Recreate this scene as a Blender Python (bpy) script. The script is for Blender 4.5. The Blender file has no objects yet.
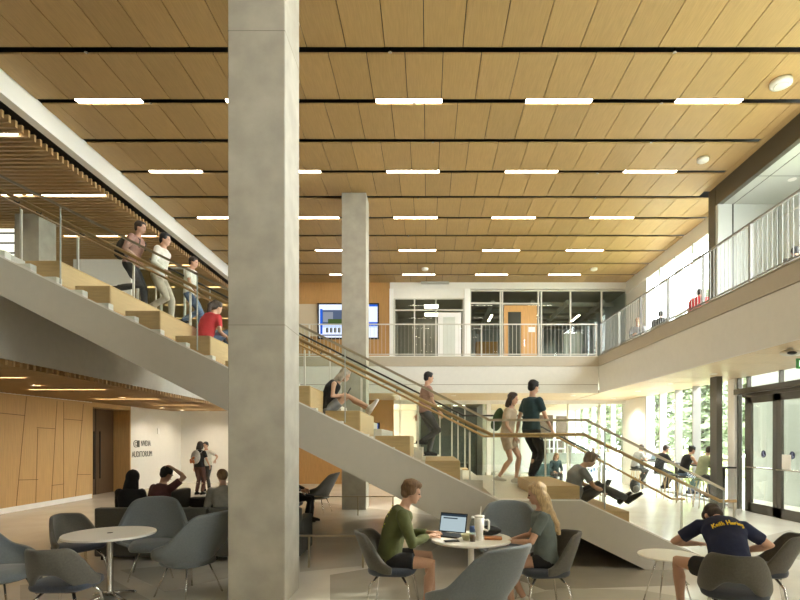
import bpy, bmesh, math, random
from mathutils import Vector, Matrix, noise
random.seed(7)
C = bpy.context.scene.collection
F, X0, H0, EYE = 520.0, 428.0, 439.0, 1.76
PI = math.pi
def P(px, py, d): return Vector(((px-X0)*d/F, d, EYE+(H0-py)*d/F))
def PX(px, d): return (px-X0)*d/F
def PZ(py, d): return EYE+(H0-py)*d/F
def dX(px, X): return X*F/(px-X0)          # depth at which the plane x = X is seen at column px
def floor_pt(px, py):
    d = EYE*F/(py-H0); return Vector(((px-X0)*d/F, d, 0))

# ---------------------------------------------------------------- materials
def srgb(r, g, b):
    f = lambda c: (c/255/12.92) if c/255 <= .04045 else ((c/255+.055)/1.055)**2.4
    return (f(r), f(g), f(b), 1)
MATS = {}
def mat(name, col, rough=.5, metal=0, spec=.5, noise_amt=0, noise_scale=8, bump=0, coat=0, stretch=None, sheen=0, island=0):
    if name in MATS: return MATS[name]
    m = bpy.data.materials.new(name); m.use_nodes = True
    nt = m.node_tree; b = nt.nodes['Principled BSDF']
    col = tuple(col) if len(col) == 4 else tuple(col)+(1,)
    b.inputs['Base Color'].default_value = col
    b.inputs['Roughness'].default_value = rough; b.inputs['Metallic'].default_value = metal
    b.inputs['Specular IOR Level'].default_value = spec
    if coat: b.inputs['Coat Weight'].default_value = coat; b.inputs['Coat Roughness'].default_value = .05
    if sheen: b.inputs['Sheen Weight'].default_value = sheen
    if noise_amt or bump or island:
        tc = nt.nodes.new('ShaderNodeTexCoord'); mp = nt.nodes.new('ShaderNodeMapping')
        nt.links.new(tc.outputs['Object'], mp.inputs[0])
        if stretch: mp.inputs['Scale'].default_value = stretch
        n = nt.nodes.new('ShaderNodeTexNoise'); n.inputs['Scale'].default_value = noise_scale; n.inputs['Detail'].default_value = 6
        nt.links.new(mp.outputs[0], n.inputs['Vector'])
        val = n.outputs['Fac']
        if noise_amt or island:
            mr = nt.nodes.new('ShaderNodeMapRange'); mr.inputs['From Min'].default_value = .3; mr.inputs['From Max'].default_value = .7
            mr.inputs['To Min'].default_value = 1-noise_amt; mr.inputs['To Max'].default_value = 1+noise_amt
            nt.links.new(val, mr.inputs['Value']); fac = mr.outputs[0]
            if island:
                g = nt.nodes.new('ShaderNodeNewGeometry'); mr2 = nt.nodes.new('ShaderNodeMapRange')
                mr2.inputs['To Min'].default_value = 1-island; mr2.inputs['To Max'].default_value = 1+island
                nt.links.new(g.outputs['Random Per Island'], mr2.inputs['Value'])
                mu = nt.nodes.new('ShaderNodeMath'); mu.operation = 'MULTIPLY'
                nt.links.new(fac, mu.inputs[0]); nt.links.new(mr2.outputs[0], mu.inputs[1]); fac = mu.outputs[0]
            vm = nt.nodes.new('ShaderNodeVectorMath'); vm.operation = 'SCALE'; vm.inputs[0].default_value = col[:3]
            nt.links.new(fac, vm.inputs['Scale']); nt.links.new(vm.outputs[0], b.inputs['Base Color'])
        if bump:
            bp = nt.nodes.new('ShaderNodeBump'); bp.inputs['Strength'].default_value = bump; bp.inputs['Distance'].default_value = .02
            nt.links.new(val, bp.inputs['Height']); nt.links.new(bp.outputs[0], b.inputs['Normal'])
    MATS[name] = m; return m
def emit(name, col, s):
    if name in MATS: return MATS[name]
    m = bpy.data.materials.new(name); m.use_nodes = True; nt = m.node_tree; nt.nodes.clear()
    o = nt.nodes.new('ShaderNodeOutputMaterial'); e = nt.nodes.new('ShaderNodeEmission')
    e.inputs[0].default_value = tuple(col[:3])+(1,); e.inputs[1].default_value = s
    nt.links.new(e.outputs[0], o.inputs[0]); MATS[name] = m; return m
def glass(name, tint=(.93,.97,.95), ior=1.45, refl=(.9,.95,.95)):
    if name in MATS: return MATS[name]
    m = bpy.data.materials.new(name); m.use_nodes = True; nt = m.node_tree; nt.nodes.clear()
    o = nt.nodes.new('ShaderNodeOutputMaterial'); mx = nt.nodes.new('ShaderNodeMixShader')
    t = nt.nodes.new('ShaderNodeBsdfTransparent'); g = nt.nodes.new('ShaderNodeBsdfGlossy'); f = nt.nodes.new('ShaderNodeFresnel')
    t.inputs[0].default_value = tint+(1,); g.inputs[0].default_value = refl+(1,); g.inputs['Roughness'].default_value = .01
    f.inputs[0].default_value = ior
    ge = nt.nodes.new('ShaderNodeNewGeometry'); mu = nt.nodes.new('ShaderNodeMath'); mu.operation = 'MULTIPLY_ADD'   # only the side facing the eye reflects
    f.inputs[0].default_value = ior; mu.inputs[1].default_value = -1; mu.inputs[2].default_value = 1
    nt.links.new(ge.outputs['Backfacing'], mu.inputs[0]); m2 = nt.nodes.new('ShaderNodeMath'); m2.operation = 'MULTIPLY'
    nt.links.new(f.outputs[0], m2.inputs[0]); nt.links.new(mu.outputs[0], m2.inputs[1])
    nt.links.new(m2.outputs[0], mx.inputs[0]); nt.links.new(t.outputs[0], mx.inputs[1]); nt.links.new(g.outputs[0], mx.inputs[2])
    nt.links.new(mx.outputs[0], o.inputs[0]); MATS[name] = m; return m

# ---------------------------------------------------------------- mesh builder
class MB:
    def __init__(s): s.v = []; s.f = []
    def add(s, vs, fs):
        b = len(s.v); s.v.extend(Vector(v) for v in vs); s.f.extend(tuple(i+b for i in f) for f in fs); return s
    def box(s, x0, x1, y0, y1, z0, z1):
        return s.add([(x0,y0,z0),(x1,y0,z0),(x1,y1,z0),(x0,y1,z0),(x0,y0,z1),(x1,y0,z1),(x1,y1,z1),(x0,y1,z1)],
                     [(0,3,2,1),(4,5,6,7),(0,1,5,4),(1,2,6,5),(2,3,7,6),(3,0,4,7)])
    def prism(s, poly, ext):                       # poly: list of 3D points, ext: extrusion vector
        n = len(poly); ext = Vector(ext); p = [Vector(a) for a in poly]
        return s.add(p+[a+ext for a in p], [tuple(range(n-1,-1,-1)), tuple(range(n,2*n))]+[(i,(i+1)%n,n+(i+1)%n,n+i) for i in range(n)])
    def tube(s, pts, r, n=8, caps=True, flat=None):   # r: number or list; rings follow the path
        pts = [Vector(p) for p in pts]; m = len(pts)
        rs = r if isinstance(r, (list, tuple)) else [r]*m
        d0 = (pts[1]-pts[0]).normalized()
        a = d0.orthogonal().normalized()
        if flat is not None: a = (Vector(flat)-d0*Vector(flat).dot(d0)).normalized()
        vs = []; fs = []
        for i, p in enumerate(pts):
            d = (pts[min(i+1,m-1)]-pts[max(i-1,0)]).normalized()
            a = (a-d*a.dot(d)).normalized(); b = d.cross(a)
            for k in range(n):
                t = 2*PI*k/n; rr = rs[i]
                ra, rb = rr if isinstance(rr, (tuple, list)) else (rr, rr)
                vs.append(p+a*(ra*math.cos(t))+b*(rb*math.sin(t)))
        for i in range(m-1):
            for k in range(n):
                fs.append((i*n+k, i*n+(k+1)%n, (i+1)*n+(k+1)%n, (i+1)*n+k))
        if caps: fs.append(tuple(range(n-1,-1,-1))); fs.append(tuple((m-1)*n+k for k in range(n)))
        return s.add(vs, fs)
    def lathe(s, prof, c=(0,0,0), n=32, ax=None):   # prof: (r, z) pairs from bottom to top
        c = Vector(c); vs = []; fs = []; m = len(prof)
        for r, z in prof:
            for k in range(n):
                t = 2*PI*k/n; vs.append(c+Vector((r*math.cos(t), r*math.sin(t), z)))
        for i in range(m-1):
            for k in range(n): fs.append((i*n+k, i*n+(k+1)%n, (i+1)*n+(k+1)%n, (i+1)*n+k))
        fs.append(tuple(range(n-1,-1,-1))); fs.append(tuple((m-1)*n+k for k in range(n)))
        return s.add(vs, fs)
    def ell(s, c, r, axes=None, nu=16, nv=10):
        c = Vector(c); ax = axes or (Vector((1,0,0)), Vector((0,1,0)), Vector((0,0,1)))
        if not isinstance(r, (tuple, list)): r = (r,r,r)
        vs = [c-ax[2]*r[2]]; fs = []
        for j in range(1, nv):
            ph = -PI/2+PI*j/nv
            for k in range(nu):
                t = 2*PI*k/nu
                vs.append(c+ax[0]*(r[0]*math.cos(ph)*math.cos(t))+ax[1]*(r[1]*math.cos(ph)*math.sin(t))+ax[2]*(r[2]*math.sin(ph)))
        vs.append(c+ax[2]*r[2]); top = len(vs)-1
        for k in range(nu): fs.append((0, 1+(k+1)%nu, 1+k)); fs.append((top, 1+(nv-2)*nu+k, 1+(nv-2)*nu+(k+1)%nu))
        for j in range(nv-2):
            for k in range(nu): fs.append((1+j*nu+k, 1+j*nu+(k+1)%nu, 1+(j+1)*nu+(k+1)%nu, 1+(j+1)*nu+k))
        return s.add(vs, fs)
    def shell(s, fn, nu, nv, th):                   # fn(u,v)->(point, outward normal); closed sheet of thickness th
        vo = []; vi = []
        for i in range(nu+1):
            for j in range(nv+1):
                p, n = fn(i/nu, j/nv); vo.append(p); vi.append(p-n*th)
        W = nv+1; N = len(vo); fs = []
        for i in range(nu):
            for j in range(nv):
                a, b, c, d = i*W+j, (i+1)*W+j, (i+1)*W+j+1, i*W+j+1
                fs.append((a,b,c,d)); fs.append((N+d,N+c,N+b,N+a))
        for i in range(nu):
            a, b = i*W, (i+1)*W; fs.append((b,a,N+a,N+b)); a += nv; b += nv; fs.append((a,b,N+b,N+a))
        for j in range(nv):
            a, b = j, j+1; fs.append((a,b,N+b,N+a)); a += nu*W; b += nu*W; fs.append((b,a,N+a,N+b))
        return s.add(vo+vi, fs)
    def build(s, name, m, parent=None, smooth=False, bevel=0, sub=0, loc=None):
        me = bpy.data.meshes.new(name); me.from_pydata([tuple(v) for v in s.v], [], s.f)
        bm = bmesh.new(); bm.from_mesh(me); bmesh.ops.recalc_face_normals(bm, faces=bm.faces); bm.to_mesh(me); bm.free()
        if m: me.materials.append(m)
        if smooth: me.polygons.foreach_set('use_smooth', [True]*len(me.polygons))
        o = bpy.data.objects.new(name, me); C.objects.link(o)
        if parent: o.parent = parent
        if loc: o.location = loc
        if bevel:
            b = o.modifiers.new('bevel', 'BEVEL'); b.width = bevel; b.segments = 2; b.limit_method = 'ANGLE'
            if not smooth: me.polygons.foreach_set('use_smooth', [False]*len(me.polygons))
        if sub: o.modifiers.new('sub', 'SUBSURF').levels = sub; o.modifiers['sub'].render_levels = sub
        return o
def pxb(mb, x0, y0, x1, y1, d, th=.05):              # a slab standing at depth d, outlined by its corners
    return mb.box(PX(x0,d), PX(x1,d), d, d+th, PZ(y1,d), PZ(y0,d))
def thing(name, label, cat, loc=(0,0,0), rz=0, group=None):
    o = bpy.data.objects.new(name, None); C.objects.link(o); o.empty_display_size = .1
    o.location = loc; o.rotation_euler = (0,0,rz); o['label'] = label; o['category'] = cat
    if group: o['group'] = group
    return o
def tag(o, label, cat, group=None):
    o['label'] = label; o['category'] = cat
    if group: o['group'] = group
    return o
def struct(o, label=None):
    o['kind'] = 'structure'
    if label: o['label'] = label
    return o
KIDS = {}
def dup(root, label=None, loc=None, rz=None, group=None):
    r = root.copy(); C.objects.link(r)
    if loc is not None: r.location = loc
    if rz is not None: r.rotation_euler = (0,0,rz)
    if label: r['label'] = label
    if group: r['group'] = group
    for ch in list(root.children):
        c = ch.copy(); C.objects.link(c); c.parent = r
        for g in ch.children:
            d = g.copy(); C.objects.link(d); d.parent = c
    return r
ORD = ['first','second','third','fourth','fifth','sixth','seventh','eighth','ninth','tenth','eleventh','twelfth']

# ---------------------------------------------------------------- palette
M = {}
M['concrete'] = mat('concrete', (.38,.35,.285), .85, noise_amt=.13, noise_scale=3.5, bump=.12)
M['wood_ceiling'] = mat('wood_ceiling', (.395,.255,.10), .5, noise_amt=.10, noise_scale=3, stretch=(22,1.2,1), island=.07)
M['wood_wall'] = mat('wood_wall', (.56,.35,.145), .45, noise_amt=.10, noise_scale=3, stretch=(14,14,.6))
M['wood_core'] = mat('wood_core', (.46,.25,.085), .5, noise_amt=.10, noise_scale=3, stretch=(10,10,.8))
M['wood_seat'] = mat('wood_seat', (.50,.33,.15), .45, noise_amt=.09, noise_scale=4, stretch=(1,12,12))
M['wood_slat'] = mat('wood_slat', (.44,.28,.12), .5, noise_amt=.08, noise_scale=4, stretch=(1,10,10))
M['wood_soffit'] = mat('wood_soffit', (.66,.52,.33), .4, noise_amt=.08, noise_scale=4, stretch=(9,1,1))
M['wood_rail'] = mat('wood_rail', (.42,.26,.10), .35, noise_amt=.1, noise_scale=6)
M['wood_door'] = mat('wood_door', (.55,.30,.10), .4, noise_amt=.1, noise_scale=4, stretch=(12,12,.7))
M['black'] = mat('black', (.012,.011,.010), .6)
M['joint'] = mat('joint_dark', (.17,.10,.04), .8)
M['white'] = mat('white_paint', (.78,.76,.70), .6, noise_amt=.015)
M['spandrel'] = mat('spandrel_panel', (.74,.725,.67), .55, noise_amt=.02)
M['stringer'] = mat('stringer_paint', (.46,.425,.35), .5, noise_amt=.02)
M['grey_wall'] = mat('grey_wall', (.52,.50,.44), .6, noise_amt=.03)
M['bright_white'] = mat('bright_white', (.88,.87,.83), .5)
M['bronze'] = mat('bronze_frame', (.10,.088,.068), .4, metal=.4)
M['dark_metal'] = mat('dark_metal', (.06,.055,.048), .35, metal=.6)
M['rail_metal'] = mat('rail_metal', (.30,.25,.165), .35, metal=.5)
M['steel'] = mat('steel', (.62,.60,.56), .22, metal=1)
M['rail_grey'] = mat('rail_grey', (.26,.25,.22), .45)
M['rail_paint'] = mat('rail_paint', (.62,.60,.53), .4)
M['glass'] = glass('clear_glass',(.97,.985,.975))
M['guard'] = glass('guard_glass', (.955,.975,.955), 1.35)
M['dglass'] = glass('dark_glass', (.86,.89,.86), 1.55)
M['fabric_dark'] = mat('fabric_dark', (.085,.078,.062), .9, noise_amt=.12, noise_scale=60, bump=.1, sheen=.2)
M['fabric_seat'] = mat('fabric_seat', (.035,.042,.058), .9, noise_amt=.12, noise_scale=60, bump=.1, sheen=.2)
M['fabric_blue'] = mat('fabric_blue', (.125,.14,.142), .9, noise_amt=.08, noise_scale=60, bump=.1, sheen=.25)
M['fabric_sofa'] = mat('fabric_sofa', (.075,.073,.060), .9, noise_amt=.1, noise_scale=40, bump=.1)
M['table_white'] = mat('table_white', (.80,.77,.69), .35)
M['strip'] = emit('light_strip', (1.0,.90,.74), 24)
M['strip3'] = emit('light_strip_soffit', (1.0,.88,.68), 16)
M['strip2'] = emit('light_strip_small', (1.0,.88,.68), 24)
# ================================================================ setting: floor
Z2 = 4.49; ZC = 7.90; ZL = 3.29                    # upper floor, high ceiling, low ceiling
M['floor'] = mat('polished_floor', (.68,.645,.565), .2, noise_amt=.07, noise_scale=1.3, spec=.55)
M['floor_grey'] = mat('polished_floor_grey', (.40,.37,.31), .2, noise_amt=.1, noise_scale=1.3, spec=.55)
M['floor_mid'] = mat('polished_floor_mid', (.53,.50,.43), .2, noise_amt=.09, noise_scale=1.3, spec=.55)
mb = MB().box(-17, 14, -5, 29, -.3, 0); fl = struct(mb.build('floor', M['floor']))
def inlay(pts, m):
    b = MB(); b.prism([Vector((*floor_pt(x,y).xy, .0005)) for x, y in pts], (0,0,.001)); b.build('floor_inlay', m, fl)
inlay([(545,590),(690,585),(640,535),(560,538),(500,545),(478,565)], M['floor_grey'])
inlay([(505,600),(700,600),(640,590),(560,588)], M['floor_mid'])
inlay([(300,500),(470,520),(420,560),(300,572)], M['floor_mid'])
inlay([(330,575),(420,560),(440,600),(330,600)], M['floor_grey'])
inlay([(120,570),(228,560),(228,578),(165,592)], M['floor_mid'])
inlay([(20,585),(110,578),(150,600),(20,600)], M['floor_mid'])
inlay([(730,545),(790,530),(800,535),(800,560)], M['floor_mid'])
# ================================================================ high wood ceiling
SL0, SLS = 8.22, 1.2485                              # depth of a black slot and the spacing
mb = MB()
k0, k1 = -10, 9
xe = lambda d: 6.88 if d < 13.3 else 7.72
for k in range(k0, k1+1):
    ya = SL0+SLS*k+.075; yb = min(SL0+SLS*(k+1)-.075, 20.4)
    if k == k1: yb = 20.4
    right = 6.85 if ya < 13.2 else 7.75
    i = -13; x = -.058+.6117*i+(.306 if k % 2 == 0 else 0)
    while x < right:
        xb = min(x+.6117-.013, right); xa = max(x, -7.08)
        if xb > xa+.02: mb.box(xa, xb, ya, yb, ZC, ZC+.03)
        x += .6117
ceil = struct(mb.build('ceiling', M['wood_ceiling']))
MB().box(-7.3, 8.1, -5, 20.5, ZC+.16, ZC+.3).build('ceiling_backing', M['black'], ceil)
b = MB(); b.box(6.855, 7.0, -5, 12.9, ZC, ZC+.03); b.box(7.757, 7.92, 13.3, 20.4, ZC, ZC+.03); b.build('ceiling_border', M['wood_ceiling'], ceil)
b = MB()
for k in range(k0, k1+1):
    y = SL0+SLS*k
    for x in (-5.4, -.6, 3.9): b.lathe([(.012,-.035),(.03,-.03),(.03,-.025),(.012,-.02),(.012,.1)], (x+.35*(k%3), y, ZC), 10)
b.build('sprinkler', M['steel'], ceil)
# strip lights: five to a row, every second slot
rows = [(-5,None),(-3,None),(-1,None),(1,'nearest row'),(3,'second row'),(5,'third row'),(7,'fourth row'),(9,'farthest row')]  # rows without a name are out of view, added for illumination
proto = None
for k, rn in rows:
    y = SL0+SLS*k
    for n in range(-2, 3):
        x = -.947+2.73*n
        place = ['at the left end','second from the left','in the middle','second from the right','at the right end'][n+2]
        lab = 'linear ceiling light, %s of the %s' % (place, rn) if rn else None
        if proto is None:
            proto = thing('ceiling_light', '', 'ceiling light', (0,0,0), 0, 'linear lights in the wood ceiling')
            MB().box(0,1.2,-.052,.052,-.004,.0).build('diffuser', M['strip'], proto)
            MB().box(-.01,1.21,-.07,.07,.001,.05).build('housing', M['black'], proto); o = proto
        else: o = dup(proto)
        o.location = (x, y, ZC+.02)
        o['label'] = lab or 'added unseen linear ceiling light overhead'
# round ceiling fittings
def puck(px, py, lab, r=.17):
    d = (ZC-EYE)*F/(H0-py); t = thing('ceiling_speaker', lab, 'ceiling fitting', (PX(px,d), d, ZC-.07))
    MB().lathe([(r*.75,-.02),(r,.0),(r,.06),(r*.5,.07)], (0,0,0), 28).build('housing', M['bright_white'], t, True)
    MB().lathe([(r*.6,-.027),(r*.7,-.021)], (0,0,0), 28).build('grille', M['white'], t, True)
puck(781, 81, 'large round white fitting on the wood ceiling at upper right')
puck(703, 158, 'small round white fitting near the dark bulkhead', .12)
puck(594, 268, 'small round white fitting near the far right corner', .12)
puck(425, 268, 'small round white fitting near the middle of the far wall', .12)
# ================================================================ columns
def column(name, x, y, z0, z1, w=.61, lab=''):
    b = MB().box(x, x+w, y, y+w, z0, z1); o = struct(b.build(name, M['concrete'], bevel=.012), lab); return o
c1 = column('column', -2.13, 5.53, 0, ZC, lab='tall raw concrete column in the left foreground')
c2 = column('column.001', -2.15, 12.95, 0, ZC, lab='raw concrete column behind the stair')
c3 = column('column.002', -10.3, 12.95, Z2, 7.5, lab='concrete column on the upper left floor')
M['tie'] = mat('formwork_joint', (.20,.18,.14), .9)
b = MB()
for z in (2.97, 6.1): b.box(-2.131,-1.519,5.529,6.141,z,z+.006)
b.build('formwork_joint', M['tie'], c1)
b = MB()
for z in (3.6,): b.box(-2.151,-1.539,12.949,13.561,z,z+.012)
b.build('formwork_joint', M['tie'], c2)
# ================================================================ left side, upper level
mb = MB().box(-7.28,-7.1,-4,20.4,7.52,ZC+.03); struct(mb.build('beam_left', M['bright_white']))
b = MB()
y = 5.0
while y < 29.3: b.box(-16,-7.42 if y < 20.4 else -5.3,y,y+.05,7.37,7.5); y += .15
sl = struct(b.build('ceiling_slats', M['wood_slat']))
MB().box(-17,-7.2,-4,20.6,7.62,7.7).box(-17,-5.2,20.6,30,7.62,7.7).build('slat_backing', M['black'], sl)
rowsl = [(9.5,[(-12,-9.1),(-8.9,-7.6)]),(11.9,[(-11.5,-9.4),(-9.28,-9.15),(-8.95,-7.47)]),(14.3,[(-10.1,-9.7),(-9.2,-8.55),(-8.4,-7.55)]),(16.75,[(-10.6,-9.3),(-8.9,-8.2),(-8.0,-7.5)]),(19.1,[(-10.4,-9.4),(-9.1,-8.5),(-8.3,-7.6)]),(21.6,[(-11,-9.6),(-9.2,-7.8),(-7.4,-6.2)]),(24,[(-12,-10.2),(-9.9,-8.4),(-8,-6.6)]),(26.5,[(-12,-10.5),(-10,-8.2),(-7.9,-6.4)])]
for i, (y, segs) in enumerate(rowsl):
    for j, (xa, xb) in enumerate(segs):
        yy = 5+.15*round((y-5)/.15)+.1
        t = thing('ceiling_slat_light', 'light strip between the upper left ceiling slats, %s along the %s row' % (ORD[j], ORD[i]), 'ceiling light', ((xa+xb)/2, yy, 7.40), 0, 'lights in the slatted ceiling')
        h = (xb-xa)/2
        MB().box(-h,h,-.035,.035,0,.012).build('diffuser', M['strip2'], t); MB().box(-h,h,-.04,.04,.013,.05).build('housing', M['black'], t)
# upper floor slab on the left with a slanted edge, and its facing
xl = lambda y: -6.2-.0686*(y-7.5)
b = MB(); b.prism([(xl(-4)-.02,-4,2.86+.16),(xl(20.4)-.02,20.4,2.86+.16),(-6.65,20.4,3.02),(-6.65,29.7,3.02),(-17,29.7,2.86+.16),(-17,-4,2.86+.16)], (0,0,Z2-2.86-.16)); struct(b.build('slab_left', M['grey_wall']))
b = MB(); b.prism([(xl(-4),-4,2.93),(xl(20.4),20.4,2.93),(xl(20.4)+.04,20.4,2.93),(xl(-4)+.04,-4,2.93)], (0,0,Z2-2.93)); struct(b.build('wall_spandrel_left', M['grey_wall']))
b = MB(); y = 6.9
while y < 20.3: b.box(-10.0, xl(y)-.01, y, y+.05, 2.85, 2.99); y += .15
so = struct(b.build('ceiling_soffit_left', M['wood_slat']))
b = MB(); b.prism([(xl(-4)-.06,-4,2.995),(xl(20.4)-.06,20.4,2.995),(-10,20.4,2.995),(-10,-4,2.995)], (0,0,.02)); b.build('slat_backing', M['joint'], so)
for i, (px0, px1, py) in enumerate([(-40,22,377),(27,104,389),(95,158,399),(152,199,405),(178,226,409)]):
    d = (2.85-EYE)*F/(H0-py); d = 6.9+.15*round((d-6.9)/.15)+.10
    xa, xb = max(PX(px0,d),-9.9), min(PX(px1,d), xl(d)-.3)
    t = thing('ceiling_soffit_light', 'light strip between the slats over the lower left passage, %s from the camera' % ORD[i], 'ceiling light', ((xa+xb)/2, d, 2.865), 0, 'lights in the lower slatted soffit')
    h = (xb-xa)/2
    MB().box(-h,h,-.035,.035,0,.01).build('diffuser', M['strip2' if i < 3 else 'strip3'], t); MB().box(-h,h,-.04,.04,.011,.04).build('housing', M['black'], t)
# upper left rooms seen through the stair balustrade
b = MB(); b.box(-16.8,-11.2,17.4,17.6,Z2,7.36); wl = struct(b.build('wall_upper_left', M['white']))
b = MB(); b.box(-9.55,-8.0,14.0,14.1,Z2,6.6); struct(b.build('wall_panel_left', M['white']))
b = MB(); b.box(-16.5,-16.3,-4,17.6,Z2,7.36); struct(b.build('wall_outer_left', M['white']))
M['daywin'] = emit('window_daylight', (1,.95,.82), 1.6)
w = struct(MB().box(-12.6,-10.3,13.2,13.25,5.6,7.1).build('window_1', M['daywin']))
b = MB()
for z in (5.75,6.0,6.25,6.45,6.7,6.95): b.box(-12.6,-10.3,13.13,13.18,z,z+.03)
b.box(-10.42,-10.34,13.1,13.2,Z2,7.1); b.build('louvre', M['dark_metal'], w)
g = thing('corridor_railing', 'pale metal railing with upright posts along the upper left corridor', 'railing', (-8,11,Z2), 0)
def rel(b, o): 
    l = Vector(o.location); b.v = [v-l for v in b.v]; return b
pts = [(-9.9,13.4,Z2+1.05),(-7.5,13.4,Z2+1.05)]
rel(MB().tube([(-9.6,12.6,5.5),(-8.1,12.6,5.5),(-7.2,12.6,5.0)], .02), g).build('top_rail', M['rail_paint'], g)
for x in (-9.4,-8.6,-7.8,-7.25): rel(MB().box(x-.02,x+.02,12.58,12.62,Z2,5.5 if x<-8 else 5.5-.55*(x+8.1)/.9), g).build('post', M['rail_paint'], g)
# ================================================================ left side, lower level
XA = -10.0
b = MB().box(XA-.15, XA, -4, 15.45, .13, 2.9); ww = struct(b.build('wall_left', M['wood_wall']))
def pan(px, py):                                    # a point of the wood wall
    d = dX(px, XA); return Vector((XA+.002, d, PZ(py,d)))
b = MB()
def line_on(p, q, w=.007):
    a, c = pan(*p), pan(*q); t = (c-a).normalized(); n = Vector((1,0,0)).cross(t)*w
    b.prism([a+n,c+n,c-n,a-n], (.003,0,0))
for p, q in [((26.4,396.5),(15.6,512)),((57,401),(51,505)),((36.6,427.6),(55.6,428.8)),((37.8,428.6),(35.5,508)),((63.6,402),(63.6,503)),((63.6,419),(82.5,420.5)),((83.4,404),(75,501)),((0,413),(24.5,415.5)),((18.5,480),(38,479.5)),((51.5,485.5),(63.6,484)),((77,474.5),(90.5,474.5))]: line_on(p, q)
b.build('panel_joint', M['joint'], ww)
b = MB().box(XA-.1, XA+.02, -4, 15.45, 0, .13); struct(b.build('baseboard_left', M['bright_white']))
b = MB().box(XA-.12, XA+.012, -4, 15.45, 2.84, 2.93); struct(b.build('trim_1', M['bright_white']))
# recessed auditorium doors
y0, y1 = 15.45, 17.5
b = MB(); b.box(XA-.62,XA,y1-.06,y1,0,2.78); b.box(XA-.62,XA,y0,y0+.06,0,2.78); b.box(XA-.62,XA,y0,y1,2.72,2.9); struct(b.build('door_frame_recess', M['wood_wall']))
M['ddoor'] = mat('dark_door', (.10,.055,.025), .45, noise_amt=.1, noise_scale=4, stretch=(10,10,.6))
dr = struct(MB().box(XA-.6,XA-.55,y0+.06,y1-.06,0,2.72).build('door_1', M['ddoor']))
b = MB()
for y in (16.35, 16.65): b.tube([(XA-.5,y,.5),(XA-.5,y,2.0)], .02)
b.build('pull_handle', M['black'], dr)
MB().box(XA-.549,XA-.54,16.49,16.51,0,2.72).build('door_gap', M['black'], dr)
b = MB().box(XA-.15, XA, 17.5, 21.05, 0, 3.0); wl2 = struct(b.build('wall_left_white', M['white']))
b = MB(); b.box(XA-.15,-5.2,21.05,21.2,0,3.05); wl3 = struct(b.build('wall_far_left', M['white']))
# lettering on the white wall, read from the hall
def text_on(name, s, size, loc, rot, m, parent=None, ext=.004):
    cu = bpy.data.curves.new(name, 'FONT'); cu.body = s; cu.size = size; cu.extrude = ext
    o = bpy.data.objects.new('tmp', cu); C.objects.link(o); bpy.context.view_layer.update()
    me = bpy.data.meshes.new_from_object(o.evaluated_get(bpy.context.evaluated_depsgraph_get())); me.name = name
    C.objects.unlink(o); bpy.data.objects.remove(o); me.materials.clear(); me.materials.append(m)
    q = bpy.data.objects.new(name, me); C.objects.link(q); q.location = loc; q.rotation_euler = rot
    if parent: q.parent = parent
    return q
M['sign'] = mat('sign_grey', (.06,.065,.05), .5)
RS = (PI/2, 0, PI/2)
sg = thing('wall_sign', 'dark lettering and eye emblem on the white wall beside the wood auditorium entrance', 'sign', (XA+.006, 17.55, 1.4))
def zat(py, y): return PZ(py, y)
t1 = text_on('lettering', 'NVIDIA', .25, (0,.55,.11), RS, M['sign'], sg)
t2 = text_on('lettering', 'AUDITORIUM', .25, (0,.0,-.26), RS, M['sign'], sg)
t1.scale = (.78,1.15,1); t2.scale=(.84,1.15,1)
b = MB()                                            # emblem: a block with an eye of two arcs
b.prism([(0,.30,.08),(0,.47,.08),(0,.47,.31),(0,.30,.31)], (.004,0,0))
def arc(r0, r1, a0, a1, cy, cz, th=.006, n=14):
    for i in range(n):
        ta, tb = a0+(a1-a0)*i/n, a0+(a1-a0)*(i+1)/n
        q = [(0,cy+r*math.cos(t)*1.25,cz+r*math.sin(t)) for r, t in ((r0,ta),(r1,ta),(r1,tb),(r0,tb))]
        b.prism(q, (th,0,0))
arc(.10,.125,PI*.2,PI*1.6,.24,.195); arc(.045,.065,0,PI*2,.25,.195)
b.build('emblem', M['sign'], sg)
b = MB(); b.box(XA,XA+.03,19.2,19.32,1.95,2.15); tag(b.build('wall_sensor', M['bright_white']), 'small white box high on the white wall right of the lettering', 'wall fitting')
# ================================================================ core wall and far wall
YF = 20.4
def wallbox(name, x0,x1,z0,z1,m,y=YF,th=.15): return struct(MB().box(x0,x1,y,y+th,z0,z1).build(name, m))
wallbox('wall_core_upper', -5.2,-1.5,Z2,ZC,M['wood_core'])
wallbox('wall_core_lower', -5.2,-1.35,0,ZL,M['wood_core'])
MB().box(-5.2,-2.9,20.38,20.40,Z2+1.3,7.05).build('niche_panel', mat('niche',(.62,.52,.36),.6), bpy.data.objects['wall_core_upper'])
# video screen
PS = lambda px: PX(px,20.3); PZS = lambda py: PZ(py,20.3)
tv = thing('tv_screen', 'large wall mounted video screen showing a campus building behind the concrete column', 'screen', (PX(348,20.3),20.3,PZS(321)))
r = lambda b: rel(b, tv)
b = MB(); pxb(b, 317.5,303,379,339,20.27,.08); r(b).build('bezel', M['black'], tv)
E = lambda n, c, s=1.0: emit('screen_'+n, c, s)
def scr(x0,y0,x1,y1,m,k=0): b = MB(); pxb(b, x0,y0,x1,y1,20.265-k*.003,.002); r(b).build('screen_image', m, tv)
scr(319,304.5,377.5,337.5,E('white',(.72,.80,1.0),1.25))
scr(320,310,342,326,E('building',(.12,.16,.26),.8),1); scr(323,312,333,322,E('grey',(.35,.38,.45),.8),2); scr(328,319,343,324,E('green',(.10,.16,.05),.7),3); scr(322,325,377,327.5,E('sky',(.55,.68,1),1.1),2)
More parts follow.
